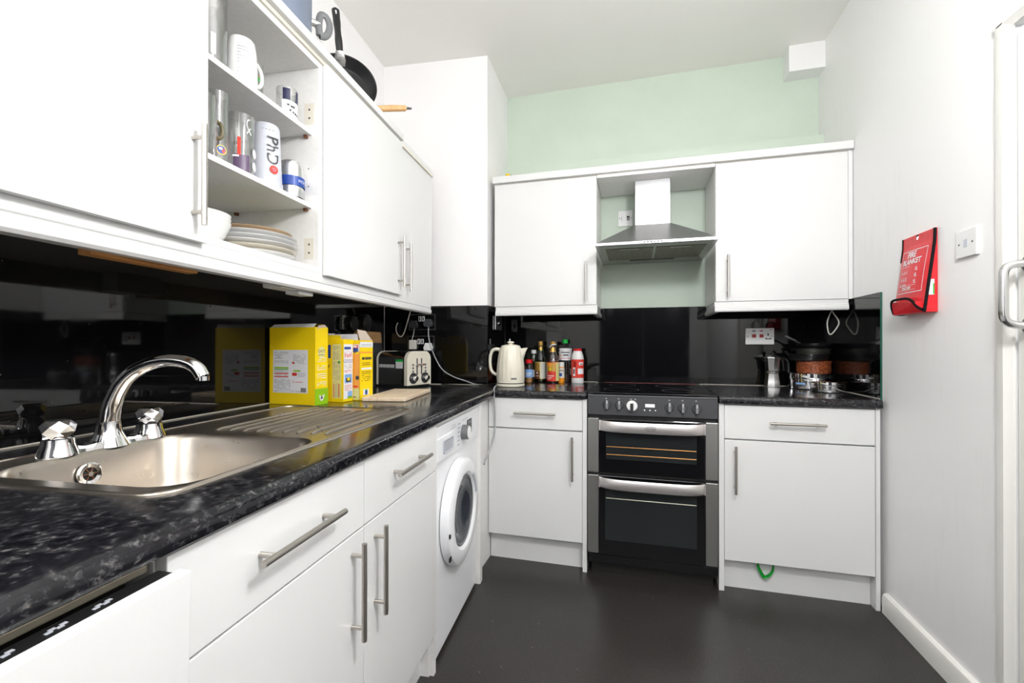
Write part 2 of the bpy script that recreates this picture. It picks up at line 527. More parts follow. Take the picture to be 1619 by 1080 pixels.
# door frame, door and skirting on the right
m = M()
prof = [(0, 0), (0.014, 0.0), (0.018, 0.012), (0.018, 0.034), (0.010, 0.044), (0.006, 0.052), (0, 0.052)]
def arch(y, sgn, z0, z1):
    m.loft([(XR - p, y - sgn * q, z0) for p, q in prof], [(XR - p, y - sgn * q, z1) for p, q in prof], 'gloss_paint')
arch(-0.624, 1, 0, 2.052)
arch(-1.54, -1, 0, 2.052)
m.loft([(XR - p, -0.624, 2.052 + .03 - q) for p, q in prof], [(XR - p, -1.54, 2.052 + .03 - q) for p, q in prof], 'gloss_paint')
struct(m.build('trim_2', frame='W'))
m = M()
m.box(XR + .002, XR + .042, -1.488, -0.680, 0.008, 2.012, 'gloss_paint', .003)
d1 = struct(m.build('door_1', frame='W'))
m = M()
yy = -0.72
xg = XR - .055
m.tube([(XR + .002, yy - .008, 1.352), (xg + .02, yy - .002, 1.352), (xg, yy, 1.340), (xg, yy, 1.30), (xg, yy, 1.24), (xg, yy, 1.200), (xg + .02, yy - .002, 1.184), (XR + .002, yy - .008, 1.184)], 0.0105, 'alu', 14, smooth=2)
m.build('door_handle', d1, 'W')
m = M()
for z in (1.352, 1.184):
    m.lathe([(0, 0), (.027, 0), (.027, .006), (.022, .010), (0, .010)], (0, 0), 'greyplastic', 24, plane_mx((XR + .002, yy - .008, z), (0, -1, 0), (0, 0, 1)) @ Matrix.Scale(-1, 4, (0, 0, 1)) @ Matrix.Scale(-1, 4, (0, 0, 1)))
m.build('handle_rose', d1, 'W')
bp = [(0, 0), (0.02, 0), (0.02, .065), (.016, .078), (.008, .084), (0, .084)]
m = M()
m.loft([(XR - p, -0.006, q) for p, q in bp], [(XR - p, -0.622, q) for p, q in bp], 'gloss_paint')
struct(m.build('baseboard_right', frame='W'))

# ---------------------------------------------------------------- black splashbacks
def sealed(o, pts, frame):
    s = M(); s.tube(pts, .0028, 'plaster', 6); s.build('sealant', o, frame)
m = M(); m.box(XWL + .0005, XWL + .0065, -2.75, 0.286, WT, 1.392, 'blackglass')
o = tag(m.build('splashback', frame='L'), 'long black glass splashback on the left wall behind the sink', 'splashback')
sealed(o, [(XWL + .009, -2.7, WT + .001), (XWL + .009, 0.27, WT + .001)], 'L')
# on the chimney breast (front) and its side
def off(a, b, d):
    a, b = Vector(a), Vector(b)
    n = Vector((b.y - a.y, -(b.x - a.x))).normalized() * d
    return [tuple(a), tuple(b), tuple(b + n), tuple(a + n)]
cA, cB, cC = (-1.247, 0.1922), (-0.6094, 0.2543), (-0.6195, 0.645)
m = M(); m.prism(off((-1.2475, 0.19218), (-0.6094, 0.2543), .006), WT, 1.3674, 'blackglass')
o = tag(m.build('splashback', frame='W'), 'black glass splashback on the chimney breast behind the toaster', 'splashback')
sealed(o, [(-1.235, 0.184, WT + .001), (-0.6094, 0.2465, WT + .001)], 'W')
m = M(); m.prism(off((-0.6090, 0.2543), (-0.6192, 0.6430), .006), WT, 1.3674, 'blackglass')
tag(m.build('splashback', frame='W'), 'narrow black glass strip on the return beside the cream kettle', 'splashback')
m = M(); m.box(-0.612, XR - .0075, 0.6448, 0.6506, WT, 1.3672, 'blackglass')
o = tag(m.build('splashback', frame='W'), 'black glass splashback along the back wall behind cooker and bottles', 'splashback')
sealed(o, [(-0.6, 0.642, WT + .001), (-0.001, 0.642, WT + .001)], 'W')
sealed(o, [(0.606, 0.642, WT + .001), (XR - .01, 0.642, WT + .001)], 'W')
m = M(); m.box(XR - .0068, XR - .0006, 0.034, 0.6505, WT - .002, 1.3621, 'blackglass'); m.box(XR - .0068, XR - .0006, 0.030, 0.034, WT - .03, 1.3621, 'glassedge')
o = tag(m.build('splashback', frame='W'), 'black glass splashback on the right wall with a green cut edge', 'splashback')
sealed(o, [(XR - .009, 0.034, WT + .001), (XR - .009, 0.64, WT + .001)], 'W')

# ---------------------------------------------------------------- worktops
def nose(back):
    return [(back, WB), (-0.0055, WB), (-0.002, .866), (0, .873), (0, .886), (-.003, .893), (-.009, .898), (-.018, WT), (back, WT)]
NL = -0.4772
m = M()
def lrun(y0, y1, back=XWL + .0008):
    p = [(x + NL if x > -1 else back, z) for x, z in nose(-5)]
    m.loft([(x, y0, z) for x, z in p], [(x, y1, z) for x, z in p], 'worktop')
lrun(-2.75, -1.690)
lrun(-1.690, -1.276, -0.587)
m.box(XWL + .0008, -1.025, -1.690, -1.276, WB, WT, 'worktop')
# up to the inner corner; the last part is trimmed to the chimney breast
p = [(x + NL, z) for x, z in nose(-0.2)]
m.loft([(x, -1.276, z) for x, z in p], [(x, 0.0215, z) for x, z in p], 'worktop')
m.bm.transform(LEFT)
iL = LEFT.inverted()
def wl(x, y):
    v = LEFT @ Vector((x, y, 0))
    return (v.x, v.y)
m.prism([wl(XWL + .0008, -1.276), wl(NL - .2, -1.276), wl(NL - .2, 0.0215), (-0.60, 0.2476), (-1.2445, 0.1855)], WB, WT, 'worktop')
m.prism([wl(NL - .2, 0.0215), wl(NL - .018, 0.0215), (-0.4788, 0.0), (-0.4788, 0.644), (-0.612, 0.644), (-0.6015, 0.2476), (-0.605, 0.2476)], WB, WT, 'worktop')
p = [(y - 0.0174 + .0, z) for y, z in [(-a, b) for a, b in nose(-0.6614)]]
m.loft([(-0.4805, y, z) for y, z in p], [(-0.0015, y, z) for y, z in p], 'worktop')
tag(m.build('worktop', frame='W'), 'L-shaped black flecked worktop carrying the sink, toaster and kettle', 'worktop')
m = M()
m.loft([(0.6055, y, z) for y, z in p], [(1.2415 + max(0, min(1, (y + .0174) / .06)) * .0105, y, z) for y, z in p], 'worktop')
tag(m.build('worktop', frame='W'), 'short black flecked worktop right of the cooker under the tins', 'worktop')

# ---------------------------------------------------------------- left run of base units
FX = -0.494
def panel_L(name, parent, y0, y1, z0, z1, x1=FX, t=.018, bev=.0015):
    q = M(); q.box(x1 - t, x1, y0, y1, z0, z1, 'door', bev)
    return q.build(name, parent, 'L')
# sink cabinet: two drawer fronts over two doors
t = thing('sink_cabinet', 'white double base cabinet under the sink with two drawers over two doors', 'cabinet', (-0.8, -1.29, 0), frame='L')
m = M()
m.box(-1.2, -.514, -1.790, -1.772, .142, WB - .001, 'carcass')
m.box(-1.2, -.514, -0.818, -0.800, 0.0, WB - .001, 'carcass')
m.box(-1.2, -.514, -1.772, -0.818, .142, .160, 'carcass')
m.box(-.53, -.514, -1.772, -0.818, .69, .712, 'carcass')
m.box(-.53, -.514, -1.30, -1.28, .16, .69, 'carcass')
m.box(-.514, -.498, -0.812, -0.7925, 0.0, WB - .001, 'carcass', .001)
m.build('carcass', t, 'L')
for y0, y1 in ((-1.7885, -1.2915), (-1.2885, -0.7985)):
    d = panel_L('drawer', t, y0, y1, .7025, .8555)
    yc = (y0 + y1) / 2
    bar_handle(d, (-.463, yc - .117, .785), (-.463, yc + .117, .785), (.031, 0, 0), 'L')
for (y0, y1), yh in zip(((-1.7885, -1.2915), (-1.2885, -0.7985)), (-1.345, -1.240)):
    d = panel_L('door', t, y0, y1, .142, .6985)
    bar_handle(d, (-.463, yh, .466), (-.463, yh, .684), (.031, 0, 0), 'L')
m = M(); m.box(-.56, -.545, -1.79, -.818, 0, .142, 'door'); m.build('plinth', t, 'L')
# dishwasher with its white front standing ajar
t = thing('dishwasher', 'integrated dishwasher with its white front ajar showing a black control strip', 'dishwasher', (-0.8, -2.09, 0), frame='L')
m = M(); m.box(-1.18, -.549, -2.385, -1.797, .10, .845, 'dark'); m.build('tub', t, 'L')
m = M(); m.box(-.548, -.513, -2.385, -1.797, .838, .850, 'beige', .003); m.box(-.536, -.526, -2.385, -1.80, .851, .857, 'beige', .002); m.build('tub_rim', t, 'L')
rot = Matrix.Translation((-.473, 0, .1)) @ Matrix.Rotation(-math.radians(-1.1), 4, 'Y') @ Matrix.Translation((.473, 0, -.1))
m = M(); m.box(-.486, -.468, -2.39, -1.792, .10, .8445, 'door', .0015, rot); m.build('door', t, 'L')
m = M()
m.box(-.5125, -.487, -2.385, -1.797, .12, .842, 'black', .002, rot)
cs = m.build('control_strip', t, 'L')
for i in range(7):
    m = M()
    yb = -1.868 - i * .043
    for q in range(4):
        m.box(-.503 + .003 * (q % 2), -.499 + .003 * (q % 2), yb - .005 * q, yb - .005 * q + .006, .8422, .8428, 'frost', 0, rot)
    m.build('button_mark', cs, 'L')
m = M(); m.box(-.56, -.545, -2.39, -1.792, 0, .098, 'door'); m.build('plinth', t, 'L')

# washing machine
t = thing('washing_machine', 'white front-loading washing machine with a round glass door', 'washing machine', (-0.78, -0.5, 0), frame='L')
WX = -.512
m = M(); m.box(-1.07, WX, -.7905, -.2125, .012, .846, 'appliance', .008)
m.box(-1.0, -.56, -.77, -.23, 0, .012, 'dark')
m.box(WX - .002, WX + .001, -.245, -.228, .03, .15, 'appliance', .001)
m.build('body', t, 'L')
m = M()
m.loft([(WX - .002, -.787, .70), (WX + .006, -.787, .704), (WX + .012, -.787, .842), (WX - .002, -.787, .846)],
       [(WX - .002, -.216, .70), (WX + .006, -.216, .704), (WX + .012, -.216, .842), (WX - .002, -.216, .846)], 'appliance')
cp = m.build('control_panel', t, 'L')
pm = plane_mx((WX + .0098, 0, .77), (0, 1, 0), (.043, 0, .999))
m = M()
for i in range(6):
    m.rect(pm, -.535, -.505, -.045 + i * .017, -.040 + i * .017, 'appliance2', .0006)
m.build('panel_print', cp, 'L')
m = M(); m.print_lines(pm, -.62, -.56, .035, .055, 2, 'appliance2', z=.0006, cols=4); m.build('panel_print', cp, 'L')
m = M(); m.print_lines(pm, -.48, -.40, .045, .055, 1, 'appliance2', z=.0006, cols=4); m.build('panel_print', cp, 'L')
m = M(); m.box(WX + .004, WX + .0125, -.405, -.335, .745, .808, 'panelgrey', .002); m.box(WX + .0124, WX + .013, -.40, -.34, .79, .803, 'greyplastic'); m.build('display', cp, 'L')
kx = plane_mx((WX + .008, -.462, .768), (0, 1, 0), (0, 0, 1))
m = M(); m.lathe([(.0, 0), (.031, 0), (.029, .026), (.026, .029)], (0, 0), 'greyplastic', 32, kx); m.lathe([(.026, .029), (.024, .031), (0, .031)], (0, 0), 'white', 32, kx)
m.build('dial', cp, 'L')
m = M()
m.box(WX + .004, WX + .013, -.785, -.585, .713, .80, 'appliance', .004)
m.box(WX + .0128, WX + .0145, -.72, -.612, .735, .782, 'appliance2', .006)
m.build('detergent_drawer', t, 'L')
DC = (-.523, .468)
dx = plane_mx((WX, DC[0], DC[1]), (0, 1, 0), (0, 0, 1))
m = M()
m.lathe([(.190, 0), (.206, .004), (.207, .022), (.200, .036), (.185, .043), (.150, .042), (.138, .034), (.134, .020), (.134, 0.0)], (0, 0), 'appliance', 64, dx)
ring = m.build('door', t, 'L')
m = M()
m.lathe([(.134, .012), (.128, .030), (.105, .030), (.085, .018), (.05, .004), (0, .0)], (0, 0), 'cardglass', 48, dx)
m.lathe([(.1345, .013), (.1335, .034), (.129, .0335), (.127, .028)], (0, 0), 'greyplastic', 48, dx)
m.build('door_glass', ring, 'L')
m = M()
hp = [(.158, a) for a in (10, 20, 30, 40, 50)]
pts = [(r * math.cos(math.radians(a)), r * math.sin(math.radians(a)), .041) for r, a in hp]
m.tube(pts, .011, 'appliance2', 8, dx, flat=.4)
m.build('door_grip', ring, 'L')
for z in (-.03, -.115):
    m = M(); m.box(-.1985, -.178, z - .008, z + .008, .036, .041, 'dark', .001, dx); m.build('hinge_slot', ring, 'L')

# filler by the corner, with the rail over the washing machine
t = thing('filler_panel', 'white corner filler panel between the washing machine and the back cabinet', 'filler panel', (-0.55, -0.1, 0), frame='L')
m = M(); m.box(-.90, -.494, -.2065, -.166, 0, WB - .001, 'carcass', .0015); m.build('upright', t, 'L')
m = M(); m.box(-.538, -.520, -.180, 0.045, 0, WB - .001, 'carcass', .001); m.build('board', t, 'W')

m = M(); m.box(-.512, -.495, -.79, -.2075, .8475, WB - .001, 'carcass', .001)
tag(m.build('rail', frame='L'), 'narrow white rail under the worktop above the washing machine', 'rail')

# ---------------------------------------------------------------- back run of base units
def base_unit(label, x0, x1, dx0, dx1, panels, hinge, loc, draw_h):
    t = thing('base_cabinet', label, 'cabinet', loc)
    m = M()
    m.box(x0, x1, 0.022, 0.62, .142, WB - .001, 'carcass')
    m.build('carcass', t, 'W')
    for a, b in panels:
        q = M(); q.box(a, b, 0.0, 0.6, 0, WB - .001, 'door', .0012); q.build('end_panel', t, 'W')
    q = M(); q.box(dx0, dx1, 0.002, 0.020, .7025, .8575, 'door', .0015); d = q.build('drawer', t, 'W')
    bar_handle(d, (draw_h[0], -.029, .783), (draw_h[1], -.029, .783), (0, -.031, 0), 'W')
    q = M(); q.box(dx0, dx1, 0.002, 0.020, .1425, .6965, 'door', .0015); d = q.build('door', t, 'W')
    bar_handle(d, (hinge, -.029, .455), (hinge, -.029, .673), (0, -.031, 0), 'W')
    q = M(); q.box(dx0 - .002, dx1, 0.048, 0.062, 0, .142, 'door'); q.build('plinth', t, 'W')
    return t
base_unit('white base cabinet with drawer, left of the cooker beside the washing machine', -.517, -.0225, -.5165, -.0235, ((-.0219, -.0005),), -.0709, (-.27, .3, 0), (-.3714, -.1547))
tr = base_unit('wider white base cabinet with drawer, between the cooker and right wall', .6285, 1.2215, .6295, 1.2205, ((.6055, .6280), (1.222, 1.2385)), .673, (.92, .3, 0), (.8108, 1.031))
# green strap hanging under the right door
m = M()
sp = [(.779, .036, .150), (.775, .034, .118), (.790, .036, .086), (.803, .038, .066), (.818, .034, .076), (.836, .036, .096), (.840, .036, .125), (.836, .036, .150)]
m.tube(sp, [.010, .009, .0095, .010, .009, .008, .007, .007], 'greentag', 6, flat=.4, smooth=1)
tag(m.build('strap_loop', frame='W'), 'green plastic strap loop hanging below the right base cabinet door', 'strap')

# ---------------------------------------------------------------- cooker
t = thing('cooker', 'black and steel freestanding double oven cooker between the white cabinets', 'cooker', (.3025, .3, 0))
m = M(); m.box(.005, .600, 0.012, .60, .05, .886, 'black', .002); m.box(.02, .585, .03, .58, 0.0, .05, 'dark'); m.build('body', t, 'W')
m = M(); m.box(.004, .601, -.006, .62, .886, .900, 'blackgloss', .003); hob = m.build('hob', t, 'W')
m = M(); m.box(.05, .585, .622, .630, .8985, .9025, 'redtrim', .001); m.build('rear_trim', hob, 'W')
m = M()
for (cx, cy, r) in ((.16, .18, .09), (.44, .17, .075), (.16, .45, .075), (.44, .45, .095)):
    m = M(); m.lathe([(r - .002, .9003), (r, .9006), (r + .002, .9003)], (cx, cy), 'panelgrey', 40); m.build('cooking_zone', hob, 'W')
m = M(); m.loft([(.005, -.012, .792), (.005, -.002, .884), (.005, .02, .886), (.005, .02, .792)], [(.600, -.012, .792), (.600, -.002, .884), (.600, .02, .886), (.600, .02, .792)], 'panelgrey')
m.box(.005, .6, -.006, .004, .884, .889, 'greyplastic', .001)
cp = m.build('control_panel', t, 'W')
def on_panel(x, z):
    y = -.012 + (z - .792) / .092 * .010
    return plane_mx((x, y, z), (1, 0, 0), (0, .108, .994))
for x, z in ((.0985, .841), (.157, .840), (.388, .838), (.447, .836), (.508, .834)):
    k = M(); q = on_panel(x, z)
    k.lathe([(0, .0), (.021, 0), (.021, .005), (.018, .008), (0, .008)], (0, 0), 'panelgrey', 28, q)
    k.box(-.0065, .0065, -.022, .020, .006, .026, 'greyplastic', .002, q)
    k.box(-.001, .001, .004, .02, .026, .0265, 'paper', 0, q)
    k.build('knob', cp, 'W')
k = M(); q = on_panel(.2165, .838)
k.lathe([(0, 0), (.026, 0), (.026, .012), (.022, .018), (0, .018)], (0, 0), 'white', 32, q); k.lathe([(.0262, .002), (.0275, .008), (.0262, .0125)], (0, 0), 'chrome', 32, q)
k.box(-.007, .007, -.024, .012, .016, .030, 'black', .002, q)
k.build('knob', cp, 'W')
k = M(); q = on_panel(.300, .842)
k.rect(q, -.022, .022, -.008, .008, 'paper', .0012)
for i in (-1, 0, 1):
    k2 = M(); k2.lathe([(.0035, .0005), (.0035, .002), (0, .002)], (i * .025, -.022), 'paper', 12, q); k2.build('indicator', cp, 'W')
k.build('display', cp, 'W')
k = M(); k.rect(q, .028, .029, -.04, .03, 'black', .0006); k.build('panel_joint', cp, 'W')
for x in (-.206, -.146, -.088, -.068, .088, .147, .207):
    k = M(); k.rect(q, x - .004, x + .004, .026, .031, 'inkgrey', .0006); k.build('knob_mark', cp, 'W')
def oven_door(z0, z1, gl, rz, hz, name):
    d = M()
    d.box(.058, .547, -.010, .012, z0, z1, 'blackgloss', .003)
    dd = d.build('door', t, 'W')
    for a, b, bl in ((.0055, .0575, 0), (.5475, .600, 1)):
        s = M()
        lo = z0 if name == 'top' else z0 + .004
        s.box(a, b, -.011, .012, lo, z1, 'cooksteel', .002)
        s.build('side_trim', dd, 'W')
    g = M(); g.box(gl[0], gl[1], -.0112, -.0095, gl[2], gl[3], 'ovenglass', .0005); gg = g.build('glass', dd, 'W')
    s = M()
    for z, k2 in rz:
        s.tube([(gl[0] + .003, -.0124, z), (gl[1] - .003, -.0124, z)], .0022, k2, 6)
    s.build('shelf', dd, 'W')
    # bowed steel handle
    h = M()
    n = 16
    pa = []
    for i in range(n + 1):
        u = i / n
        x = .0595 + u * (.5455 - .0595)
        bow = .034 * (1 - (2 * u - 1) ** 6)
        sag = -.003 * (1 - (2 * u - 1) ** 4)
        pa.append((x, -.016 - bow, hz + sag))
    for i in range(n):
        (xa, ya, za), (xb, yb, zb) = pa[i], pa[i + 1]
        ht = .025
        h.loft([(xa, ya, za - ht), (xa, ya - .004, za - ht + .008), (xa, ya - .004, za + ht - .008), (xa, ya, za + ht), (xa, ya + .006, za + ht - .002), (xa, ya + .006, za - ht + .002)],
               [(xb, yb, zb - ht), (xb, yb - .004, zb - ht + .008), (xb, yb - .004, zb + ht - .008), (xb, yb, zb + ht), (xb, yb + .006, zb + ht - .002), (xb, yb + .006, zb - ht + .002)], 'cookhandle', False)
    h.box(.0595, .066, -.03, -.008, hz - .025, hz + .025, 'cookhandle', .002)
    h.box(.539, .5455, -.03, -.008, hz - .025, hz + .025, 'cookhandle', .002)
    hh = h.build('handle', dd, 'W')
    if name == 'top':
        b = M(); q = plane_mx((.3025, -.0545, hz - .003), (1, 0, 0), (0, 0, 1))
        ov = [(.024 * math.cos(a * PI / 14), .010 * math.sin(a * PI / 14), 0) for a in range(29)]
        b.tube(ov, .0009, 'ink', 5, q)
        b.text('Belling', .012, q, 'ink', 'CENTER')
        b.build('badge', hh, 'W')
    return dd
oven_door(.507, .772, (.0925, .5095, .575, .722), ((.636, 'copper'), (.598, 'copper')), .741, 'top')
oven_door(.105, .493, (.090, .510, .180, .432), ((.384, 'rackgrey'),), .464, 'low')
for a, b in ((.0055, .0575), (.5475, .600)):
    pass
m = M(); m.box(.01, .595, -.004, .012, .062, .103, 'blackgloss', .002); m.build('base_strip', t, 'W')

# ---------------------------------------------------------------- wall cabinets on the back wall
YC = 0.2964
def pelmet_profile(z1, z0):
    return [(0.004, z1), (0.004, z1 - .020), (0.000, z1 - .024), (0.000, z1 - .030), (-.004, z1 - .034), (-.004, z0 + .006), (0.000, z0), (0.022, z0), (0.022, z1)]
def wall_unit(label, x0, x1, door, hx, pel, ret, ends, loc):
    t = thing('wall_cabinet', label, 'cabinet', loc)
    m = M(); m.box(x0, x1, YC + .020, 0.644, 1.3605, 2.0895, 'carcass', .001); m.build('carcass', t, 'W')
    q = M(); q.box(door[0], door[1], YC, YC + .018, 1.3615, 2.0865, 'door', .0015); d = q.build('door', t, 'W')
    bar_handle(d, (hx, YC - .031, 1.381), (hx, YC - .031, 1.602), (0, -.031, 0), 'W')
    for a, b in ends:
        q = M(); q.box(a, b, YC, .6445, 1.3605, 2.0895, 'door', .0012); q.build('end_panel', t, 'W')
    q = M()
    pp = pelmet_profile(1.3600, 1.3075)
    s, xe = ret
    pa = (pel[0], pel[1] + .004) if s > 0 else (pel[0] - .004, pel[1])
    q.loft([(pa[0], YC + y, z) for y, z in pp], [(pa[1], YC + y, z) for y, z in pp], 'door')
    q.loft([(xe - s * y, YC + .0218, z) for y, z in pp], [(xe - s * y, .644, z) for y, z in pp], 'door')
    q.build('pelmet', t, 'W')
    return t
wall_unit('white wall cabinet left of the cooker hood with one wide door', -.5775, .0225, (-.5775, .0215), -.0337, (-.571, .0226), (1, .0226), (), (-.28, .47, 1.36))
wall_unit('white wall cabinet right of the cooker hood with one wide door', .6385, 1.2385, (.6395, 1.2385), .6962, (.6384, 1.2405), (-1, .6384), ((1.2397, 1.2580),), (.94, .47, 1.36))
m = M(); m.box(-.586, 1.2585, YC - .018, 0.6438, 2.0915, 2.1315, 'door', .004); m.box(-.580, 1.252, YC + .004, .64, 2.0895, 2.0920, 'edge')
tag(m.build('top_board', frame='W'), 'long white board capping the two back wall cabinets and the hood', 'board')
m = M(); m.box(.0235, .6375, YC + .002, .6440, 2.0725, 2.0890, 'carcass', .001)
tag(m.build('bridging_shelf', frame='W'), 'white bridging panel over the cooker hood between the two wall cabinets', 'shelf')

# cooker hood
t = thing('cooker_hood', 'stainless steel chimney cooker hood over the cooker', 'cooker hood', (.326, .4, 1.642))
m = M()
m.box(.0325, .6205, .086, .6440, 1.6425, 1.6575, 'hoodsteel', .0015)
A = [(.0335, .088, 1.6575), (.6195, .088, 1.6575), (.6195, .6438, 1.6575), (.0335, .6438, 1.6575)]
Bq = [(.228, .395, 1.818), (.424, .395, 1.818), (.424, .6438, 1.818), (.228, .6438, 1.818)]
m.loft(A, Bq, 'hoodsteel', False)
m.build('canopy', t, 'W')
m = M(); m.box(.2315, .4205, .398, .6436, 1.812, 2.072, 'hoodsteel', .001); m.build('flue', t, 'W')
m = M(); m.box(.05, .603, .10, .63, 1.6405, 1.6425, 'cooksteel', .0005); m.build('underside', t, 'W')
for a, b in ((.080, .324), (.336, .578)):
    q = M(); q.box(a, b, .165, .485, 1.6385, 1.6405, 'grease', .0005); 
    q.box((a + b) / 2 - .05, (a + b) / 2 + .05, .172, .192, 1.6365, 1.6385, 'steel', .001)
    q.build('filter', t, 'W')
m = M(); m.box(.20, .45, .50, .525, 1.638, 1.6405, 'black', .001); m.build('lamp_strip', t, 'W')
for i in range(6):
    q = M(); q.lathe([(.0042, 0), (.0042, .003), (.003, .004), (0, .004)], (0, 0), 'black', 14, plane_mx((.2765 + i * .0165, .086, 1.650), (1, 0, 0), (0, 0, 1)))
    q.build('button', t, 'W')

# ---------------------------------------------------------------- wall cabinets on the left wall
DX = -.8425
def door_L(t, y0, y1, x, hy, hz):
    q = M(); q.box(x - .018, x, y0, y1, 1.3645, 2.0745, 'door', .0015); d = q.build('door', t, 'L')
    bar_handle(d, (x + .031, hy, hz[0]), (x + .031, hy, hz[1]), (.031, 0, 0), 'L')
    return d
CX0 = XWL + .001
t = thing('wall_cabinet', 'open white double wall cabinet above the sink, right door missing and shelves showing', 'cabinet', (-1.05, -1.39, 1.37), frame='L')
m = M()
for y0, y1 in ((-1.876, -1.860), (-.9235, -.9065)):
    m.box(CX0, DX - .020, y0, y1, 1.370, 2.0735, 'carcass', .0008)
m.box(CX0, DX - .020, -1.860, -.9235, 1.370, 1.388, 'carcass', .0008)
m.box(CX0, DX - .020, -1.860, -.9235, 2.0545, 2.0735, 'carcass', .0008)
m.box(CX0, CX0 + .006, -1.860, -.9235, 1.388, 2.0545, 'carcass')
m.build('carcass', t, 'L')
for z in (1.586, 1.831):
    q = M(); q.box(CX0 + .007, -.8875, -1.859, -.9240, z, z + .0145, 'carcass', .0008); sh = q.build('shelf', t, 'L')
    for x in (-.905, -1.17):
        q = M(); q.box(x - .008, x + .004, -.934, -.9237, z - .010, z - .0005, 'brownprint', .001); q.build('shelf_pin', sh, 'L')
for z in (1.452, 1.903):
    m = M(); m.box(-.915, -.880, -.9242, -.9234, z - .035, z + .035, 'edge'); hp_ = m.build('hinge_mark', t, 'L')
    for dz in (-.014, .014):
        m = M(); m.tube([(-.897, -.9238, z + dz), (-.897, -.9246, z + dz)], .0035, 'ink', 8); m.build('screw_hole', hp_, 'L')
for z in (1.66, 1.72):
    m = M(); m.tube([(-.90, -.9234, z), (-.90, -.9240, z)], .0022, 'ink', 8); m.build('shelf_hole', t, 'L')
door_L(t, -1.874, -1.377, DX, -1.418, (1.396, 1.622))
t2 = thing('wall_cabinet', 'closed white wall cabinet right of the open glass shelves', 'cabinet', (-1.05, -.6, 1.37), frame='L')
m = M(); m.box(CX0, DX - .020, -.9055, -.3085, 1.370, 2.0735, 'carcass', .0008); m.build('carcass', t2, 'L')
door_L(t2, -.9035, -.3090, DX, -.355, (1.396, 1.630))
t3 = thing('wall_cabinet', 'narrow white wall cabinet at the chimney breast, end of the left row', 'cabinet', (-1.05, -.1, 1.37), frame='L')
XB = DX - .021
m = M(); m.box(CX0, XB - .020, -.3080, .126, 1.370, 2.0735, 'carcass', .0008); m.build('carcass', t3, 'L')
door_L(t3, -.3070, .126, XB, -.233, (1.392, 1.626))
# capping board and pelmet along the three units
m = M(); m.box(CX0, DX + .006, -2.3, -.302, 2.0855, 2.115, 'door', .003); m.box(CX0, XB + .004, -.302, .128, 2.0855, 2.115, 'door', .003)
m.box(CX0, DX - .012, -2.3, .124, 2.0738, 2.0856, 'edge')
tag(m.build('top_board', frame='L'), 'white board capping the left wall cabinets, pots standing on it', 'board')
m = M()
pp = [(0.0, 1.3695), (0.0, 1.340), (-.004, 1.337), (-.004, 1.330), (.004, 1.327), (.004, 1.312), (-.002, 1.3055), (-.024, 1.3055), (-.024, 1.3695)]
m.loft([(DX - .020 + x, -2.3, z) for x, z in pp], [(DX - .020 + x, .110, z) for x, z in pp], 'door')
tag(m.build('pelmet', frame='L'), 'long white moulded pelmet under the left wall cabinets', 'pelmet')
m = M(); m.box(-.925, -.895, -1.586, -1.352, 1.300, 1.3345, 'batten', .001)
m.box(-.925, -.895, -1.586, -1.352, 1.3345, 1.3695, 'batten')
tag(m.build('wood_batten', frame='L'), 'orange wood batten screwed under the left wall cabinet', 'batten')
m = M(); m.box(-.96, -.895, -1.062, -.905, 1.305, 1.3695, 'white', .004); m.box(-.94, -.89, -.985, -.91, 1.293, 1.3055, 'white', .003)
tag(m.build('junction_box', frame='L'), 'white junction box under the left wall cabinet', 'junction box')

# ---------------------------------------------------------------- sink and tap
def rrect(x0, x1, y0, y1, r, z, n=6):
    out = []
    for cx, cy, a0 in ((x1 - r, y1 - r, 0), (x0 + r, y1 - r, 90), (x0 + r, y0 + r, 180), (x1 - r, y0 + r, 270)):
        for i in range(n + 1):
            a = math.radians(a0 + 90 * i / n)
            out.append((cx + r * math.cos(a), cy + r * math.sin(a), z))
    return out
t = thing('sink', 'stainless steel inset sink with a ribbed drainer', 'sink', (-.84, -1.24, WT), frame='L')
RZ = WT + .0022
b = bmesh.new()
def loop(pts):
    vs = [b.verts.new(p) for p in pts]
    return vs, [b.edges.new((vs[i], vs[(i + 1) % len(vs)])) for i in range(len(vs))]
o1, e1 = loop(rrect(-1.096, -.588, -1.717, -.762, .045, RZ))
i1, e2 = loop(rrect(-1.018, -.603, -1.680, -1.285, .07, RZ))
bmesh.ops.triangle_fill(b, edges=e1 + e2, use_beauty=True)
prev = i1
for dxy, z in ((.003, RZ - .004), (.006, RZ - .012), (.018, RZ - .10), (.030, RZ - .135), (.055, RZ - .150)):
    cur = [b.verts.new(p) for p in rrect(-1.018 + dxy, -.603 - dxy, -1.680 + dxy, -1.285 - dxy, .07, z)]
    for i in range(len(cur)):
        j = (i + 1) % len(cur)
        b.faces.new((prev[i], prev[j], cur[j], cur[i]))
    prev = cur
b.faces.new(prev)
low = [b.verts.new(p) for p in rrect(-1.099, -.585, -1.720, -.759, .047, WT + .0002)]
for i in range(len(low)):
    j = (i + 1) % len(low)
    b.faces.new((o1[i], o1[j], low[j], low[i]))
bmesh.ops.recalc_face_normals(b, faces=b.faces[:])
m = M(); m.merge(b, 'sinksteel')
rim = rrect(-1.093, -.591, -1.714, -.765, .045, RZ)
m.tube(rim + [rim[0]], .0032, 'sinksteel', 8)
m.build('basin', t, 'L')
m = M()
for i in range(9):
    x = -.955 + i * .0405
    m.tube([(x, -1.235 + .0 * i, RZ - .002), (x, -1.222, RZ + .0015), (x, -.86 + .015 * abs(i - 4), RZ + .0015), (x, -.845 + .015 * abs(i - 4), RZ - .002)], .0048, 'sinksteel', 8)
rc = rrect(-1.0, -.612, -1.262, -.80, .03, RZ + .0004)
m.build('drainer_ribs', t, 'L')
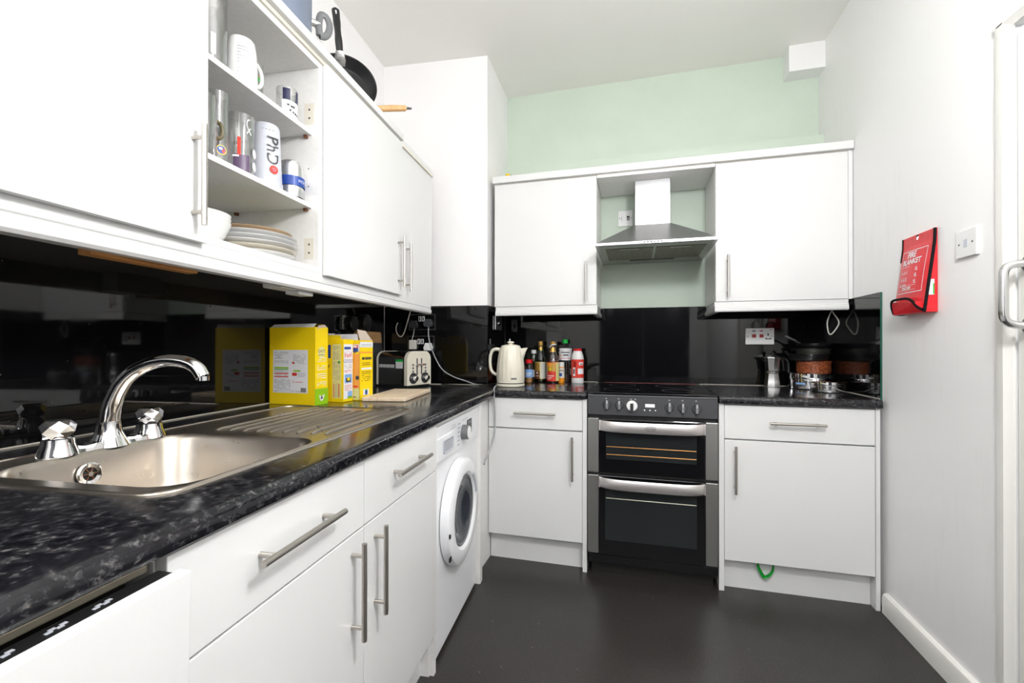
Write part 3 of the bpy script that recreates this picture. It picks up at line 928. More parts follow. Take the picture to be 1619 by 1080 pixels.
# overflow on the rear side of the bowl
q = plane_mx((-1.004, -1.507, RZ - .045), (0, 1, 0), (-.1, 0, .995))
m = M()
m.lathe([(.014, 0), (.024, 0), (.024, .003), (.021, .0045), (.014, .003)], (0, 0), 'chrome', 28, q)
m.lathe([(0, .0005), (.0145, .0005)], (0, 0), 'dark', 20, q)
m.lathe([(.005, .001), (.005, .006), (0, .006)], (0, 0), 'chrome', 14, q)
for a in range(6):
    m.tube([(0.004 * math.cos(a * PI / 3), .004 * math.sin(a * PI / 3), .003), (.015 * math.cos(a * PI / 3), .015 * math.sin(a * PI / 3), .002)], .0012, 'brownprint', 5, q)
m.build('overflow', t, 'L')

t = thing('mixer_tap', 'chrome bridge mixer tap with two faceted knobs on the sink', 'tap', (-1.045, -1.437, RZ), frame='L')
TX = -1.045
m = M()
ya, yb_, yc_ = -1.535, -1.437, -1.342
m.lathe([(.034, RZ - .001), (.033, RZ + .004), (.027, RZ + .022), (.0255, RZ + .034)], (TX, ya), 'chrome', 28); m.lathe([(.0255, RZ + .034), (0, RZ + .034)], (TX, ya), 'chrome', 28)
m.lathe([(.034, RZ - .001), (.033, RZ + .004), (.027, RZ + .022), (.0255, RZ + .034)], (TX, yc_), 'chrome', 28); m.lathe([(.0255, RZ + .034), (0, RZ + .034)], (TX, yc_), 'chrome', 28)
m.lathe([(.040, RZ - .001), (.034, RZ + .010), (.025, RZ + .028), (.0225, RZ + .048), (.0225, RZ + .054), (0, RZ + .054)], (TX, yb_), 'chrome', 28)
# bridge: rounded bar dipping between the feet
n = 12
for s0, s1 in ((ya, yb_), (yb_, yc_)):
    prev = None
    for i in range(n + 1):
        u = i / n
        y = s0 + (s1 - s0) * u
        hgt = .012 + .016 * (2 * u - 1) ** 2
        wd = .023 + .006 * (2 * u - 1) ** 2
        ring_ = [(TX - wd, y, RZ), (TX + wd, y, RZ), (TX + wd * .92, y, RZ + hgt * .5), (TX + wd * .62, y, RZ + hgt * .92), (TX, y, RZ + hgt), (TX - wd * .62, y, RZ + hgt * .92), (TX - wd * .92, y, RZ + hgt * .5)]
        if prev:
            m.loft(prev, ring_, 'chrome', False)
        prev = ring_
m.build('body', t, 'L')
m = M()
sp = [(-1.0445, -1.4365, .947), (-1.042, -1.436, .970), (-1.0385, -1.4352, .990), (-1.0225, -1.4325, 1.0295), (-.9965, -1.428, 1.063), (-.957, -1.4213, 1.0845), (-.925, -1.416, 1.0925), (-.8975, -1.4114, 1.0935), (-.8640, -1.4057, 1.088), (-.842, -1.402, 1.075), (-.832, -1.4003, 1.056)]
m.tube(sp, [.0195, .019, .018, .017, .016, .015, .0145, .0145, .0150, .0155, .0150], 'chrome', 20, smooth=1)
m.lathe([(.0125, 1.048), (.0125, 1.058), (0, 1.058)], (-.8317, -1.4002), 'chrome', 20)
m.build('spout', t, 'L')
for y in (ya, yc_):
    k = M()
    z = RZ + .035
    rg = []
    for r_, zz, o_ in ((.0225, z, 0), (.0280, z + .013, 30), (.0285, z + .026, 0), (.0205, z + .0365, 30)):
        rg.append([(TX + r_ * math.cos(math.radians(o_ + 60 * a)), y + r_ * math.sin(math.radians(o_ + 60 * a)), zz) for a in range(6)])
    for n_, (A, Bq) in enumerate(zip(rg, rg[1:])):
        for a in range(6):
            a2 = (a + 1) % 6
            if n_ % 2 == 0:
                k.face([A[a], A[a2], Bq[a]], 'chrome'); k.face([A[a2], Bq[a2], Bq[a]], 'chrome')
            else:
                k.face([Bq[a2], Bq[a], A[a]], 'chrome'); k.face([A[(a - 1) % 6], A[a], Bq[a]], 'chrome')
    k.face(rg[0][::-1], 'chrome'); k.face(rg[-1], 'chrome')
    k.build('knob', t, 'L')

# ---------------------------------------------------------------- cereal boxes
def open_box(t, w, d, h, k, kin, flap):
    m = M()
    m.box(0, w, 0, .0012, 0, h, k)
    m.box(0, w, d - .0012, d, 0, h, k)
    m.box(0, .0012, 0, d, 0, h, k)
    m.box(w - .0012, w, 0, d, 0, h, k)
    m.box(0, w, 0, d, 0, .0012, k)
    m.box(.002, w - .002, .002, d - .002, h * .55, h * .551, 'card')
    return m.build('carton', t)
def front_mx(w, h):                     # front face plane, origin bottom left
    return plane_mx((0, -.0004, 0), (1, 0, 0), (0, 0, 1))
def side_mx(w):
    return plane_mx((w + .0004, 0, 0), (0, 1, 0), (0, 0, 1))
# tall yellow box with the white panel
w, d_, h = .212, .075, .300
t = thing('cereal_box', 'largest yellow cereal box with white nutrition panel, nearest the sink', 'cereal box', (-1.2215, -.7065, WT + .0005), -.085, 'L')
open_box(t, w, d_, h, 'yellow', 'card', 0)
m = M()
m.loft([(0.006, .0, h), (w - .006, .0, h), (w - .006, .0012, h), (.006, .0012, h)], [(0.012, .012, h + .012), (w - .002, .010, h + .014), (w - .002, .0115, h + .0145), (.012, .0135, h + .0125)], 'paper')
m.loft([(w * .45, d_, h), (w - .004, d_, h), (w - .004, d_ - .001, h), (w * .45, d_ - .001, h)], [(w * .45, d_ - .03, h + .014), (w - .004, d_ - .03, h + .012), (w - .004, d_ - .031, h + .0115), (w * .45, d_ - .031, h + .0135)], 'yellow')
m.loft([(w, 0.01, h - .012), (w, d_ - .002, h), (w - .001, d_ - .002, h), (w - .001, .01, h - .012)], [(w + .004, .014, h + .006), (w - .008, d_ - .01, h + .012), (w - .009, d_ - .01, h + .012), (w + .003, .014, h + .006)], 'card')
m.loft([(0, .003, h - .03), (0, d_ - .003, h), (.001, d_ - .003, h), (.001, .003, h - .03)], [(-.006, .006, h - .002), (.004, d_ - .01, h + .010), (.005, d_ - .01, h + .010), (-.005, .006, h - .002)], 'card')
m.build('flaps', t)
m = M(); q = front_mx(w, h)
m.rect(q, .018, .180, .045, .212, 'paper')
z = .0004
m.print_lines(q, .024, .090, .196, .206, 2, 'inkgrey', z=z)
m.print_lines(q, .028, .062, .178, .194, 3, 'ink', z=z, cols=5)
m.print_lines(q, .026, .090, .158, .172, 3, 'inkgrey', z=z)
m.print_lines(q, .112, .172, .158, .196, 7, 'inkgrey', z=z)
m.rect(q, .024, .090, .139, .145, 'lime', z); m.rect(q, .024, .090, .134, .137, 'green2', z)
m.print_lines(q, .024, .090, .124, .132, 2, 'inkgrey', z=z)
m.rect(q, .024, .090, .118, .122, 'redprint', z); m.rect(q, .024, .090, .106, .110, 'redprint', z)
m.print_lines(q, .024, .090, .111, .117, 1, 'inkgrey', z=z)
m.print_lines(q, .024, .100, .058, .098, 9, 'inkgrey', z=z, cols=7)
m.rect(q, .108, .118, .158, .166, 'redprint', z)
m.rect(q, .114, .146, .128, .134, 'lime', z)
m.rect(q, .108, .130, .112, .124, 'redprint', z); m.print_lines(q, .134, .172, .108, .124, 4, 'inkgrey', z=z)
m.print_lines(q, .110, .118, .083, .094, 2, 'redprint', z=z, cols=2); m.print_lines(q, .122, .158, .085, .092, 1, 'redprint', z=z)
m.print_lines(q, .024, .150, .049, .055, 2, 'inkgrey', z=z)
for i in range(11):
    x = .148 + i * .0023
    m.rect(q, x, x + .0012 + .0006 * (i % 2), .049, .066, 'ink', z)
m.build('nutrition_panel', t)
m = M(); q = side_mx(w)
m.rect(q, .0, d_, .0, .062, 'lime')
hv = [(.037 + .012 * math.cos(a), .030 + .012 * math.sin(a)) for a in [i * PI / 8 for i in range(8, 17)]]
m.face([q @ Vector((x, y, .0004)) for x, y in [(.022, .036), (.030, .018), (.037, .012), (.046, .018), (.056, .038), (.046, .036), (.038, .030), (.030, .036)]], 'paper')
m.lathe([(0, .0006), (.006, .0006)], (.038, .026), 'purple', 12, q)
m.lathe([(0, .0003), (.022, .0003)], (.037, .203), 'palepaper', 24, q)
m.text('OATS', .017, q @ Matrix.Translation((.037, .207, .0006)), 'brownprint', 'CENTER')
m.print_lines(q, .020, .054, .190, .197, 1, 'brownprint', z=.0006, cols=4)
for r0, r1 in ((.165, .185), (.132, .155), (.100, .124), (.072, .092)):
    m.print_lines(q, .012, .064, r0, r1, 3, 'paper', z=.0004, cols=6)
m.build('side_print', t)
# middle box
w, d_, h = .19, .066, .255
t = thing('cereal_box', 'middle yellow cereal box with torn top and white narrow side', 'cereal box', (-1.148, -.597, WT + .0005), -.10, 'L')
open_box(t, w, d_, h, 'yellow', 'card', 0)
m = M()
m.loft([(.02, 0, h), (w - .01, 0, h), (w - .01, .001, h), (.02, .001, h)], [(.02, .03, h + .022), (w - .03, .022, h + .016), (w - .03, .023, h + .016), (.02, .031, h + .022)], 'yellow')
m.loft([(.03, .024, h + .018), (.12, .022, h + .018), (.12, .023, h + .018), (.03, .025, h + .018)], [(.05, .035, h + .026), (.13, .03, h + .024), (.13, .031, h + .024), (.05, .036, h + .026)], 'paper')
m.loft([(w, .002, h - .01), (w, d_ - .002, h - .02), (w - .001, d_ - .002, h - .02), (w - .001, .002, h - .01)], [(w - .03, .02, h + .014), (w - .01, d_ - .01, h - .006), (w - .011, d_ - .01, h - .006), (w - .031, .02, h + .014)], 'card')
m.build('flaps', t)
m = M(); q = front_mx(w, h); z = .0004
m.rect(q, .085, .132, .178, .232, 'blue', 0); m.rect(q, .09, .104, .20, .228, 'paper', z)
m.rect(q, .140, .182, .016, .235, 'palepaper', 0)
m.print_lines(q, .144, .178, .172, .228, 14, 'inkgrey', z=z, cols=3)
m.print_lines(q, .144, .178, .090, .165, 14, 'inkgrey', z=z, cols=4)
m.rect(q, .146, .149, .02, .075, 'redprint', z); m.rect(q, .170, .174, .02, .075, 'redprint', z)
m.print_lines(q, .153, .167, .02, .085, 12, 'inkgrey', z=z, cols=2)
m.print_lines(q, .10, .112, .03, .120, 26, 'brownprint', z=z, cols=2)
m.rect(q, .112, .124, .14, .1425, 'ink', z); m.rect(q, .122, .126, .142, .152, 'ink', z)
m.lathe([(0, z), (.006, z)], (.172, .162), 'green2', 10, q)
m.build('front_print', t)
m = M(); q = side_mx(w)
m.rect(q, .004, .062, .012, .235, 'paper', 0)
qq = q @ Matrix.Translation((.033, 0, z))
m.text('Feel', .030, qq @ Matrix.Translation((0, .190, 0)) @ Matrix.Rotation(.15, 4, 'Z'), 'redprint', 'CENTER')
m.text('GOOD', .020, qq @ Matrix.Translation((0, .165, 0)), 'blue', 'CENTER')
m.rect(q, .008, .05, .214, .224, 'blue', z)
m.print_lines(q, .010, .056, .135, .155, 3, 'inkgrey', z=z, cols=5)
m.print_lines(q, .010, .056, .118, .130, 2, 'redprint', z=z, cols=4)
m.rect(q, .010, .056, .076, .112, 'lightblue', z); m.rect(q, .018, .048, .080, .096, 'ink', .0008); m.rect(q, .026, .042, .086, .098, 'yellow', .0012)
m.print_lines(q, .012, .054, .045, .070, 4, 'redprint', z=z, cols=6)
m.rect(q, .03, .06, .018, .042, 'lightblue', z); m.rect(q, .03, .06, .012, .022, 'lime', z)
m.build('side_print', t)
# furthest box
w, d_, h = .19, .088, .252
t = thing('cereal_box', 'orange and yellow cereal box with a red and blue crest, next to the toaster', 'cereal box', (-1.110, -.524, WT + .0005), -.14, 'L')
open_box(t, w, d_, h, 'yellow', 'card', 0)
m = M()
m.loft([(0, 0, h), (w - .01, 0, h), (w - .01, .001, h), (0, .001, h)], [(0, .006, h + .025), (w - .02, .010, h + .026), (w - .02, .011, h + .026), (0, .007, h + .025)], 'paper')
m.loft([(w, .002, h), (w, d_ - .002, h - .002), (w - .001, d_ - .002, h - .002), (w - .001, .002, h)], [(w - .015, .002, h + .045), (w - .012, d_ * .6, h + .040), (w - .013, d_ * .6, h + .040), (w - .016, .002, h + .045)], 'card')
m.build('flaps', t)
m = M(); q = front_mx(w, h); z = .0004
m.rect(q, .002, w - .001, .035, .205, 'orange', 0)
m.rect(q, .10, w - .001, .205, .235, 'paper', 0)
m.rect(q, .10, w - .001, .195, .205, 'yellow', z)
m.rect(q, .150, .182, .219, .232, 'redprint', z); m.face([q @ Vector(p_ + (z,)) for p_ in ((.150, .219), (.150, .205), (.166, .197), (.182, .205), (.182, .219))], 'blue')
m.rect(q, .156, .176, .2215, .2295, 'paper', .0008)
m.rect(q, .10, w - .001, .004, .050, 'palepaper', z); m.print_lines(q, .14, .186, .010, .020, 1, 'brownprint', z=.0008, cols=4)
m.lathe([(0, z), (.009, z)], (.178, .095), 'ink', 12, q); m.rect(q, .14, .18, .055, .062, 'redprint', z)
m.build('front_print', t)
m = M(); q = side_mx(w)
m.rect(q, .0, d_, .222, .245, 'paper', 0); m.print_lines(q, .01, .08, .226, .238, 2, 'inkgrey', z=z, cols=5)
m.rect(q, .0, d_, .196, .204, 'orange', 0)
m.print_lines(q, .014, .078, .165, .184, 1, 'ink', z=z, cols=6, fill=.95)
m.print_lines(q, .014, .070, .145, .160, 2, 'brownprint', z=z, cols=6)
m.rect(q, .010, .080, .128, .136, 'paper', z); m.print_lines(q, .012, .072, .078, .124, 6, 'brownprint', z=z, cols=7)
m.rect(q, .022, .060, .020, .045, 'paper', z); m.rect(q, .034, .050, .022, .038, 'blue', .0008); m.rect(q, .034, .05, .038, .043, 'green2', .0008)
m.build('side_print', t)

# ---------------------------------------------------------------- boards and toaster
m = M()
q = Matrix.Rotation(.10, 4, 'Z')
m.box(-.092, .092, -.195, .190, 0, .017, 'board', .004, q)
o = tag(m.build('chopping_board', loc=tuple(LEFT @ Vector((-.830, -.368, WT + .0004)))), 'pale wooden chopping board lying in front of the toaster', 'chopping board')
o.rotation_euler = (0, 0, PHI)
t = thing('serving_board', 'dark board with a wooden top edge leaning on the wall behind the toaster', 'board', (-1.205, .075, WT + .0004), 0, 'L')
lean = Matrix.Rotation(math.radians(-3.2), 4, 'Y')
m = M(); m.prism([(-.14, 0), (.14, 0), (.155, .18), (.142, .246), (-.142, .246), (-.155, .18)], -.007, .007, 'rubber', lean @ plane_mx((0, 0, 0), (0, 1, 0), (0, 0, 1))); m.build('panel', t)
m = M(); m.prism([(-.142, .2465), (.142, .2465), (.140, .300), (.130, .310), (-.130, .310), (-.140, .300)], -.008, .008, 'handlewood', lean @ plane_mx((0, 0, 0), (0, 1, 0), (0, 0, 1))); m.build('top_edge', t)

ang = math.radians(70)
t = thing('toaster', 'cream and black toaster with two dials, in the corner of the worktop', 'toaster', (-.958, .012, WT + .0005), ang - PI / 2, 'L')
# local: +y along the control end, -x into the body
LEN, WID, HT = .250, .192, .200
def arch_prof(x, w0, w1, z0, z1, r, n=6):
    out = [(x, w0, z0), (x, w1, z0)]
    for cy, a0 in ((w1 - r, 0), (w0 + r, 90)):
        for i in range(n + 1):
            a = math.radians(a0 + 90 * i / n)
            out.append((x, cy + r * math.cos(a), z1 - r + r * math.sin(a)))
    return out
m = M(); m.loft(arch_prof(-.022, .003, WID - .003, .014, HT - .003, .045), arch_prof(-LEN + .022, .003, WID - .003, .014, HT - .003, .045), 'darkchrome')
for i in range(14):
    m.box(-.215 + i * .0085, -.212 + i * .0085, .0015, .0032, .108, .126, 'paper')
m.build('body', t)
m = M(); m.loft(arch_prof(-.024, 0, WID, .012, HT, .048), arch_prof(-.002, 0, WID, .012, HT, .048), 'cream')
m.build('control_end', t)
m = M(); m.loft(arch_prof(-LEN + .012, 0, WID, .012, HT, .048), arch_prof(-LEN + .024, 0, WID, .012, HT, .048), 'cream'); m.build('rear_end', t)
m = M(); m.box(-LEN + .015, -.008, .006, WID - .006, 0, .016, 'black', .003); m.build('base', t)
m = M()
for y in (.055, .130):
    m.box(-LEN + .045, -.06, y - .015, y + .015, HT - .0045, HT - .0020, 'dark')
m.build('slots', t)
m = M(); m.box(-.088, -.038, .0012, .0030, .105, .142, 'paper'); m.box(-.088, -.038, .0008, .0030, .142, .154, 'greencap'); m.build('label_sticker', t)
q = plane_mx((-.002, 0, 0), (0, 1, 0), (0, 0, 1))
for y in (.048, .142):
    k = M(); qq = q @ Matrix.Translation((y, .050, 0))
    k.lathe([(0, .0), (.031, 0), (.030, .004), (0, .004)], (0, 0), 'panelgrey', 28, qq)
    k.lathe([(.016, .004), (.014, .026), (.011, .028), (0, .028)], (0, 0), 'chrome', 20, qq)
    k.build('dial', t)
for y in (.076, .112):
    k = M()
    k.box(-.0015, .0015, y - .003, y + .003, .070, .160, 'panelgrey'); k.box(-.002, .016, y - .013, y + .013, .122, .130, 'chrome', .002)
    k.build('lever', t)
for y in (.045, .146):
    for z in (.088, .106, .124):
        k = M(); k.lathe([(0, 0), (.006, 0), (.005, .004), (0, .004)], (0, 0), 'greyplastic', 14, q @ Matrix.Translation((y, z, 0))); k.build('button', t)

# ---------------------------------------------------------------- sockets, plugs and cables
CM = plane_mx((-1.2475, 0.19218, 0), (0.6381, 0.06212, 0), (0, 0, 1))       # plane of the chimney breast; x runs right from the left corner
CM = CM @ Matrix.Translation((0, 0, .0062))
def cx_at(X):
    return (X + 1.2475) / 0.9953
def socket(label, mx, wd, hg, face_k, group=None, two=True, rock='paper'):
    t = thing('wall_socket', label, 'socket', tuple((mx @ Vector((0, 0, 0)))), 0, 'W', group)
    m = M(); m.box(-wd / 2, wd / 2, -hg / 2, hg / 2, 0, .009, face_k, .002, mx); m.build('plate', t, 'W')
    return t
def uk_plug(label, mx, k):
    m = M()
    m.prism([(-.020, -.024), (.020, -.024), (.025, -.008), (.014, .020), (-.014, .020), (-.025, -.008)], .0, .030, k, mx)
    return tag(m.build('plug', frame='W'), label, 'plug')
XS0 = cx_at(-1.006)
q = CM @ Matrix.Translation((XS0, 1.272, 0))
t = socket('upper black and chrome double socket on the chimney breast under the cabinet', q, .165, .092, 'blackgloss')
m = M()
for a in ((-.0825, .0825, -.046, -.044), (-.0825, .0825, .044, .046)):
    m.box(*a, .004, .0096, 'steel', 0, q)
for a in ((-.0825, -.081, -.046, .046), (.081, .0825, -.046, .046)):
    m.box(*a, .004, .0096, 'steel', 0, q)
m.build('chrome_rim', t, 'W')
m = M()
for x in (-.012, .010):
    m.box(x - .008, x + .008, .004, .034, .0085, .0125, 'paper', .001, q); m.box(x - .004, x + .004, .008, .030, .0124, .013, 'ink', 0, q)
m.build('rocker', t, 'W')
uk_plug('black plug in the left of the upper chimney socket', q @ Matrix.Translation((-.045, -.012, .0095)), 'rubber')
uk_plug('black plug in the right of the upper chimney socket', q @ Matrix.Translation((.045, -.004, .0095)), 'rubber')
q2 = CM @ Matrix.Translation((XS0 - .006, 1.142, 0))
t = socket('lower black and chrome double socket on the chimney breast above the toaster', q2, .165, .092, 'blackgloss')
m = M()
for a in ((-.0825, .0825, -.046, -.044), (-.0825, .0825, .044, .046)):
    m.box(*a, .004, .0096, 'steel', 0, q2)
for a in ((-.0825, -.081, -.046, .046), (.081, .0825, -.046, .046)):
    m.box(*a, .004, .0096, 'steel', 0, q2)
m.build('chrome_rim', t, 'W')
m = M()
for x in (-.012, .010):
    m.box(x - .008, x + .008, -.002, .028, .0085, .0125, 'paper', .001, q2); m.box(x - .004, x + .004, .002, .024, .0124, .013, 'ink', 0, q2)
m.build('rocker', t, 'W')
m = M(); m.box(-.067, -.024, -.034, .022, .0095, .032, 'whitecable', .003, q2)
tag(m.build('plug_adaptor', frame='W'), 'cream plug adaptor in the lower chimney socket', 'adaptor')
uk_plug('white plug in the lower chimney socket', q2 @ Matrix.Translation((.052, -.016, .0095)), 'white')
# left wall socket
q = plane_mx((XWL + .0066, -.064, 1.2475), (0, 1, 0), (0, 0, 1))
q = LEFT @ q
t = socket('chrome double socket on the left wall above the cereal boxes', q, .235, .072, 'steel')
pm_ = M(); pm_.cyl((-.062, -.004), .040, .0092, .045, 'black', 24, q, .004)
tag(pm_.build('plug', frame='W'), 'round black plug in the left wall socket, nearer the sink', 'plug')
pm_ = M(); pm_.cyl((.050, .006), .046, .0092, .060, 'black', 24, q, .006)
tag(pm_.build('plug', frame='W'), 'larger round black plug in the left wall socket, nearer the corner', 'plug')
# narrow socket on the return by the kettle
q = plane_mx((-.6072, .455, 1.272), (0, 1, 0), (0, 0, 1)) @ Matrix.Translation((0, 0, .0002))
t = socket('steel socket on the return wall above the kettle handle', plane_mx((-.6072, .455, 1.272), (-.026, 1, 0), (0, 0, 1)), .146, .086, 'steel')
m = M(); m.lathe([(0, .0088), (.014, .0088), (.012, .016), (0, .016)], (0, 0), 'chrome', 16, q); m.build('rocker', t, 'W')
# back wall cooker switch with socket
q = plane_mx((.929, .6446, 1.186), (1, 0, 0), (0, 0, 1))
t = socket('white cooker switch plate with two red rockers on the back splashback', q, .150, .094, 'white')
for x in (-.031, .008):
    m = M(); m.box(x - .012, x + .012, -.024, .022, .0085, .0120, 'white', .001, q); m.box(x - .0105, x + .0105, -.008, .012, .0118, .014, 'redswitch', .001, q); m.build('rocker', t, 'W')
m = M()
m.rect(q, -.040, -.022, .028, .034, 'ink', .0094); m.rect(q, -.001, .017, .028, .034, 'redswitch', .0094); m.rect(q, .052, .066, .036, .040, 'inkgrey', .0094)
for c in ((-.063, 0), (.063, 0)):
    m.lathe([(0, .0095), (.003, .0095)], c, 'ink', 10, q)
m.rect(q, .040, .047, .002, .018, 'ink', .0094); m.rect(q, .029, .038, -.018, -.010, 'ink', .0094); m.rect(q, .051, .060, -.018, -.010, 'ink', .0094); m.rect(q, .038, .051, -.019, -.012, 'inkgrey', .0096)
m.build('socket_holes', t, 'W')
# hood switch
q = plane_mx((.1725, .6506, 1.929), (1, 0, 0), (0, 0, 1))
t = socket('white fused switch on the green wall beside the hood flue', q, .090, .098, 'white')
m = M()
m.box(-.022, -.006, -.015, .015, .0085, .012, 'white', .001, q); m.rect(q, -.024, -.021, -.012, .012, 'ink', .0096)
m.box(.008, .026, -.014, .014, .0085, .010, 'inkgrey', .001, q); m.rect(q, .008, .026, .004, .014, 'ink', .0104)
for c in ((-.035, 0), (.037, 0)):
    m.lathe([(0, .0095), (.003, .0095)], c, 'ink', 10, q)
m.build('rocker', t, 'W')
# light switch on the right wall
q = plane_mx((XR - .0002, -.494, 1.457), (0, -1, 0), (0, 0, 1))
t = thing('blank_plate', 'white square blank plate on the right wall beside the fire blanket', 'wall plate', (XR, -.494, 1.457))
m = M(); m.box(-.047, .047, -.0435, .0435, 0, .009, 'white', .002, q); m.build('plate', t, 'W')
m = M()
for c in ((-.030, 0), (.030, 0)):
    m.lathe([(0, .0094), (.0035, .0094)], c, 'ink', 10, q)
m.build('screw', t, 'W')
m = M(); m.box(-.009, .009, -.012, .012, .0088, .0096, 'frost', .001, q); m.build('cover_mark', t, 'W')
# cables
def cable(label, pts, r, k, frame='W', smooth=2):
    m = M(); m.tube(pts, r, k, 8, smooth=smooth)
    return tag(m.build('cable', frame=frame), label, 'cable')
def on_c(u, z, o=.004):
    v = CM @ Vector((u, z, o))
    return (v.x, v.y, v.z)
cable('white cable end hooked under the left cabinet above the toaster', [on_c(.186, 1.36, .030), on_c(.168, 1.30, .03), on_c(.142, 1.225, .02), on_c(.125, 1.185, .02), on_c(.100, 1.185, .02), on_c(.080, 1.225, .02), on_c(.088, 1.262, .018), on_c(.095, 1.268, .018)], .0035, 'whitecable')
cable('thin grey cable from the upper black plug down to the cream adaptor', [on_c(XS0 - .045, 1.236, .018), on_c(XS0 - .047, 1.20, .02), on_c(XS0 - .050, 1.165, .04)], .003, 'greycable')
cable('grey cable curving from the black plug across the chimney breast to the worktop', [on_c(XS0 + .045, 1.244, .018), on_c(XS0 + .045, 1.19, .02), on_c(XS0 + .066, 1.13, .045), on_c(XS0 + .095, 1.05, .03), on_c(XS0 + .13, .985, .02), on_c(XS0 + .20, .945, .02), on_c(XS0 + .27, .925, .02), on_c(XS0 + .33, .906, .03), on_c(XS0 + .36, .9035, .05)], .0035, 'greycable')
cable('pale grey cable running from the worktop corner down over the white drawer', [(-.585, .42, .960), (-.580, .40, .925), (-.555, .30, .9045), (-.520, .14, .9045), (-.492, .02, .9045), (-.480, -.022, .893), (-.477, -.026, .85), (-.474, -.018, .78), (-.474, -.016, .72), (-.476, -.020, .66), (-.482, -.06, .615), (-.476, -.16, .575), (-.474, -.196, .555)], .0042, 'greycable')
cable('black cable lying in the corner behind the kettle', [(-.86, .165, .9045), (-.78, .15, .9045), (-.70, .12, .9045), (-.62, .16, .9045), (-.575, .26, .9045), (-.560, .36, .9045)], .0035, 'black')
cable('white looped cable hanging under the right wall cabinet', [(1.206, .40, 1.312), (1.194, .40, 1.285), (1.184, .40, 1.250), (1.188, .40, 1.21), (1.194, .40, 1.190), (1.204, .40, 1.188), (1.224, .40, 1.215), (1.240, .40, 1.245), (1.232, .40, 1.270), (1.214, .40, 1.295), (1.208, .40, 1.312)], .003, 'whitecable')

# ---------------------------------------------------------------- kettle and bottles
KC = (-.452, .205)
t = thing('kettle', 'cream ribbed electric kettle at the left end of the back worktop', 'kettle', (KC[0], KC[1], WT + .0005))
m = M()
nr = 72
b = bmesh.new()
prof = [(.078, .030), (.0795, .045), (.079, .09), (.076, .13), (.071, .17), (.065, .20), (.059, .219), (.054, .227)]
rings = []
for r, z in prof:
    rings.append([b.verts.new(((r + (.0012 if (i // 2) % 2 else -.0004) * (1 if .04 < z < .215 else 0)) * math.cos(2 * PI * i / nr), (r + (.0012 if (i // 2) % 2 else -.0004) * (1 if .04 < z < .215 else 0)) * math.sin(2 * PI * i / nr), z)) for i in range(nr)])
for A, Bq in zip(rings, rings[1:]):
    for i in range(nr):
        j = (i + 1) % nr
        b.faces.new((A[i], A[j], Bq[j], Bq[i]))
m.merge(b, 'cream')
m.build('jug', t)
m = M(); m.lathe([(0, .0), (.074, .0), (.080, .004), (.081, .014), (.078, .017)], (0, 0), 'cream', 40); m.lathe([(.078, .017), (.0788, .0225)], (0, 0), 'black', 40); m.lathe([(.0785, .022), (.079, .027), (.0785, .031)], (0, 0), 'cream', 40); m.build('base', t)
m = M(); m.lathe([(.0545, .226), (.052, .231), (.035, .236), (.012, .239), (.011, .243), (.019, .246), (.020, .251), (.015, .255), (0, .256)], (0, 0), 'cream', 36); m.build('lid', t)
m = M()
m.loft([(.056, -.020, .214), (.056, .020, .214), (.068, .014, .165), (.072, 0, .145), (.068, -.014, .165)], [(.100, -.006, .220), (.100, .006, .220), (.094, .004, .208), (.090, 0, .200), (.094, -.004, .208)], 'cream')
m.build('spout', t)
m = M()
m.tube([(-.055, 0, .205), (-.085, 0, .212), (-.108, 0, .205), (-.120, 0, .180), (-.124, 0, .140), (-.120, 0, .100), (-.108, 0, .075), (-.078, 0, .062)], [.011, .011, .010, .009, .009, .009, .009, .010], 'cream', 12, smooth=2)
m.build('handle', t)
q = Matrix.Rotation(math.radians(-62), 4, 'Z') @ plane_mx((.0805, 0, .048), (0, 1, 0), (0, 0, 1))
m = M(); m.box(-.016, .016, -.005, .005, -.002, .001, 'greyplastic', .001, q); m.build('badge', t)

def bottle(name, label, loc, parts, cat='bottle'):
    t = thing(name, label, cat, (*loc, WT + .0005))
    for pn, prof, k in parts:
        m = M(); m.lathe(prof, (0, 0), k, 28); m.build(pn, t)
    return t
def wrap(t, name, r, z0, z1, a0, a1, k, extra=None):
    """label wrapped round a bottle between two angles (degrees, -90 faces the room)"""
    m = M()
    n = 16
    def pt(a, z, o=0):
        return (math.cos(math.radians(a)) * (r + o), math.sin(math.radians(a)) * (r + o), z)
    def patch(A0, A1, Z0, Z1, kk, o=0):
        st = max(2, int(abs(A1 - A0) / 10))
        for i in range(st):
            p, q_ = A0 + (A1 - A0) * i / st, A0 + (A1 - A0) * (i + 1) / st
            m.face([pt(p, Z0, o), pt(q_, Z0, o), pt(q_, Z1, o), pt(p, Z1, o)], kk)
    patch(a0, a1, z0, z1, k)
    for i, e in enumerate(extra or ()):
        patch(*e, o=.0004 * (1 + i % 3))
    m.build(name, t)
t = bottle('spice_jar', 'small glass spice jar with red lid and blue label beside the kettle', (-.405, .462), [('jar', [(0, .001), (.022, .001), (.023, .006), (.023, .100), (.019, .112), (.019, .120)], 'glass'), ('spice', [(0, .003), (.0215, .003), (.0215, .060), (0, .060)], 'spice'), ('lid', [(0, .146), (.018, .146), (.022, .143), (.022, .124), (.019, .122)], 'redplastic')], 'jar')
wrap(t, 'label', .0234, .035, .085, -190, 20, 'lightblue', ((-150, -40, .058, .064, 'paper'), (-130, -60, .048, .053, 'paper')))
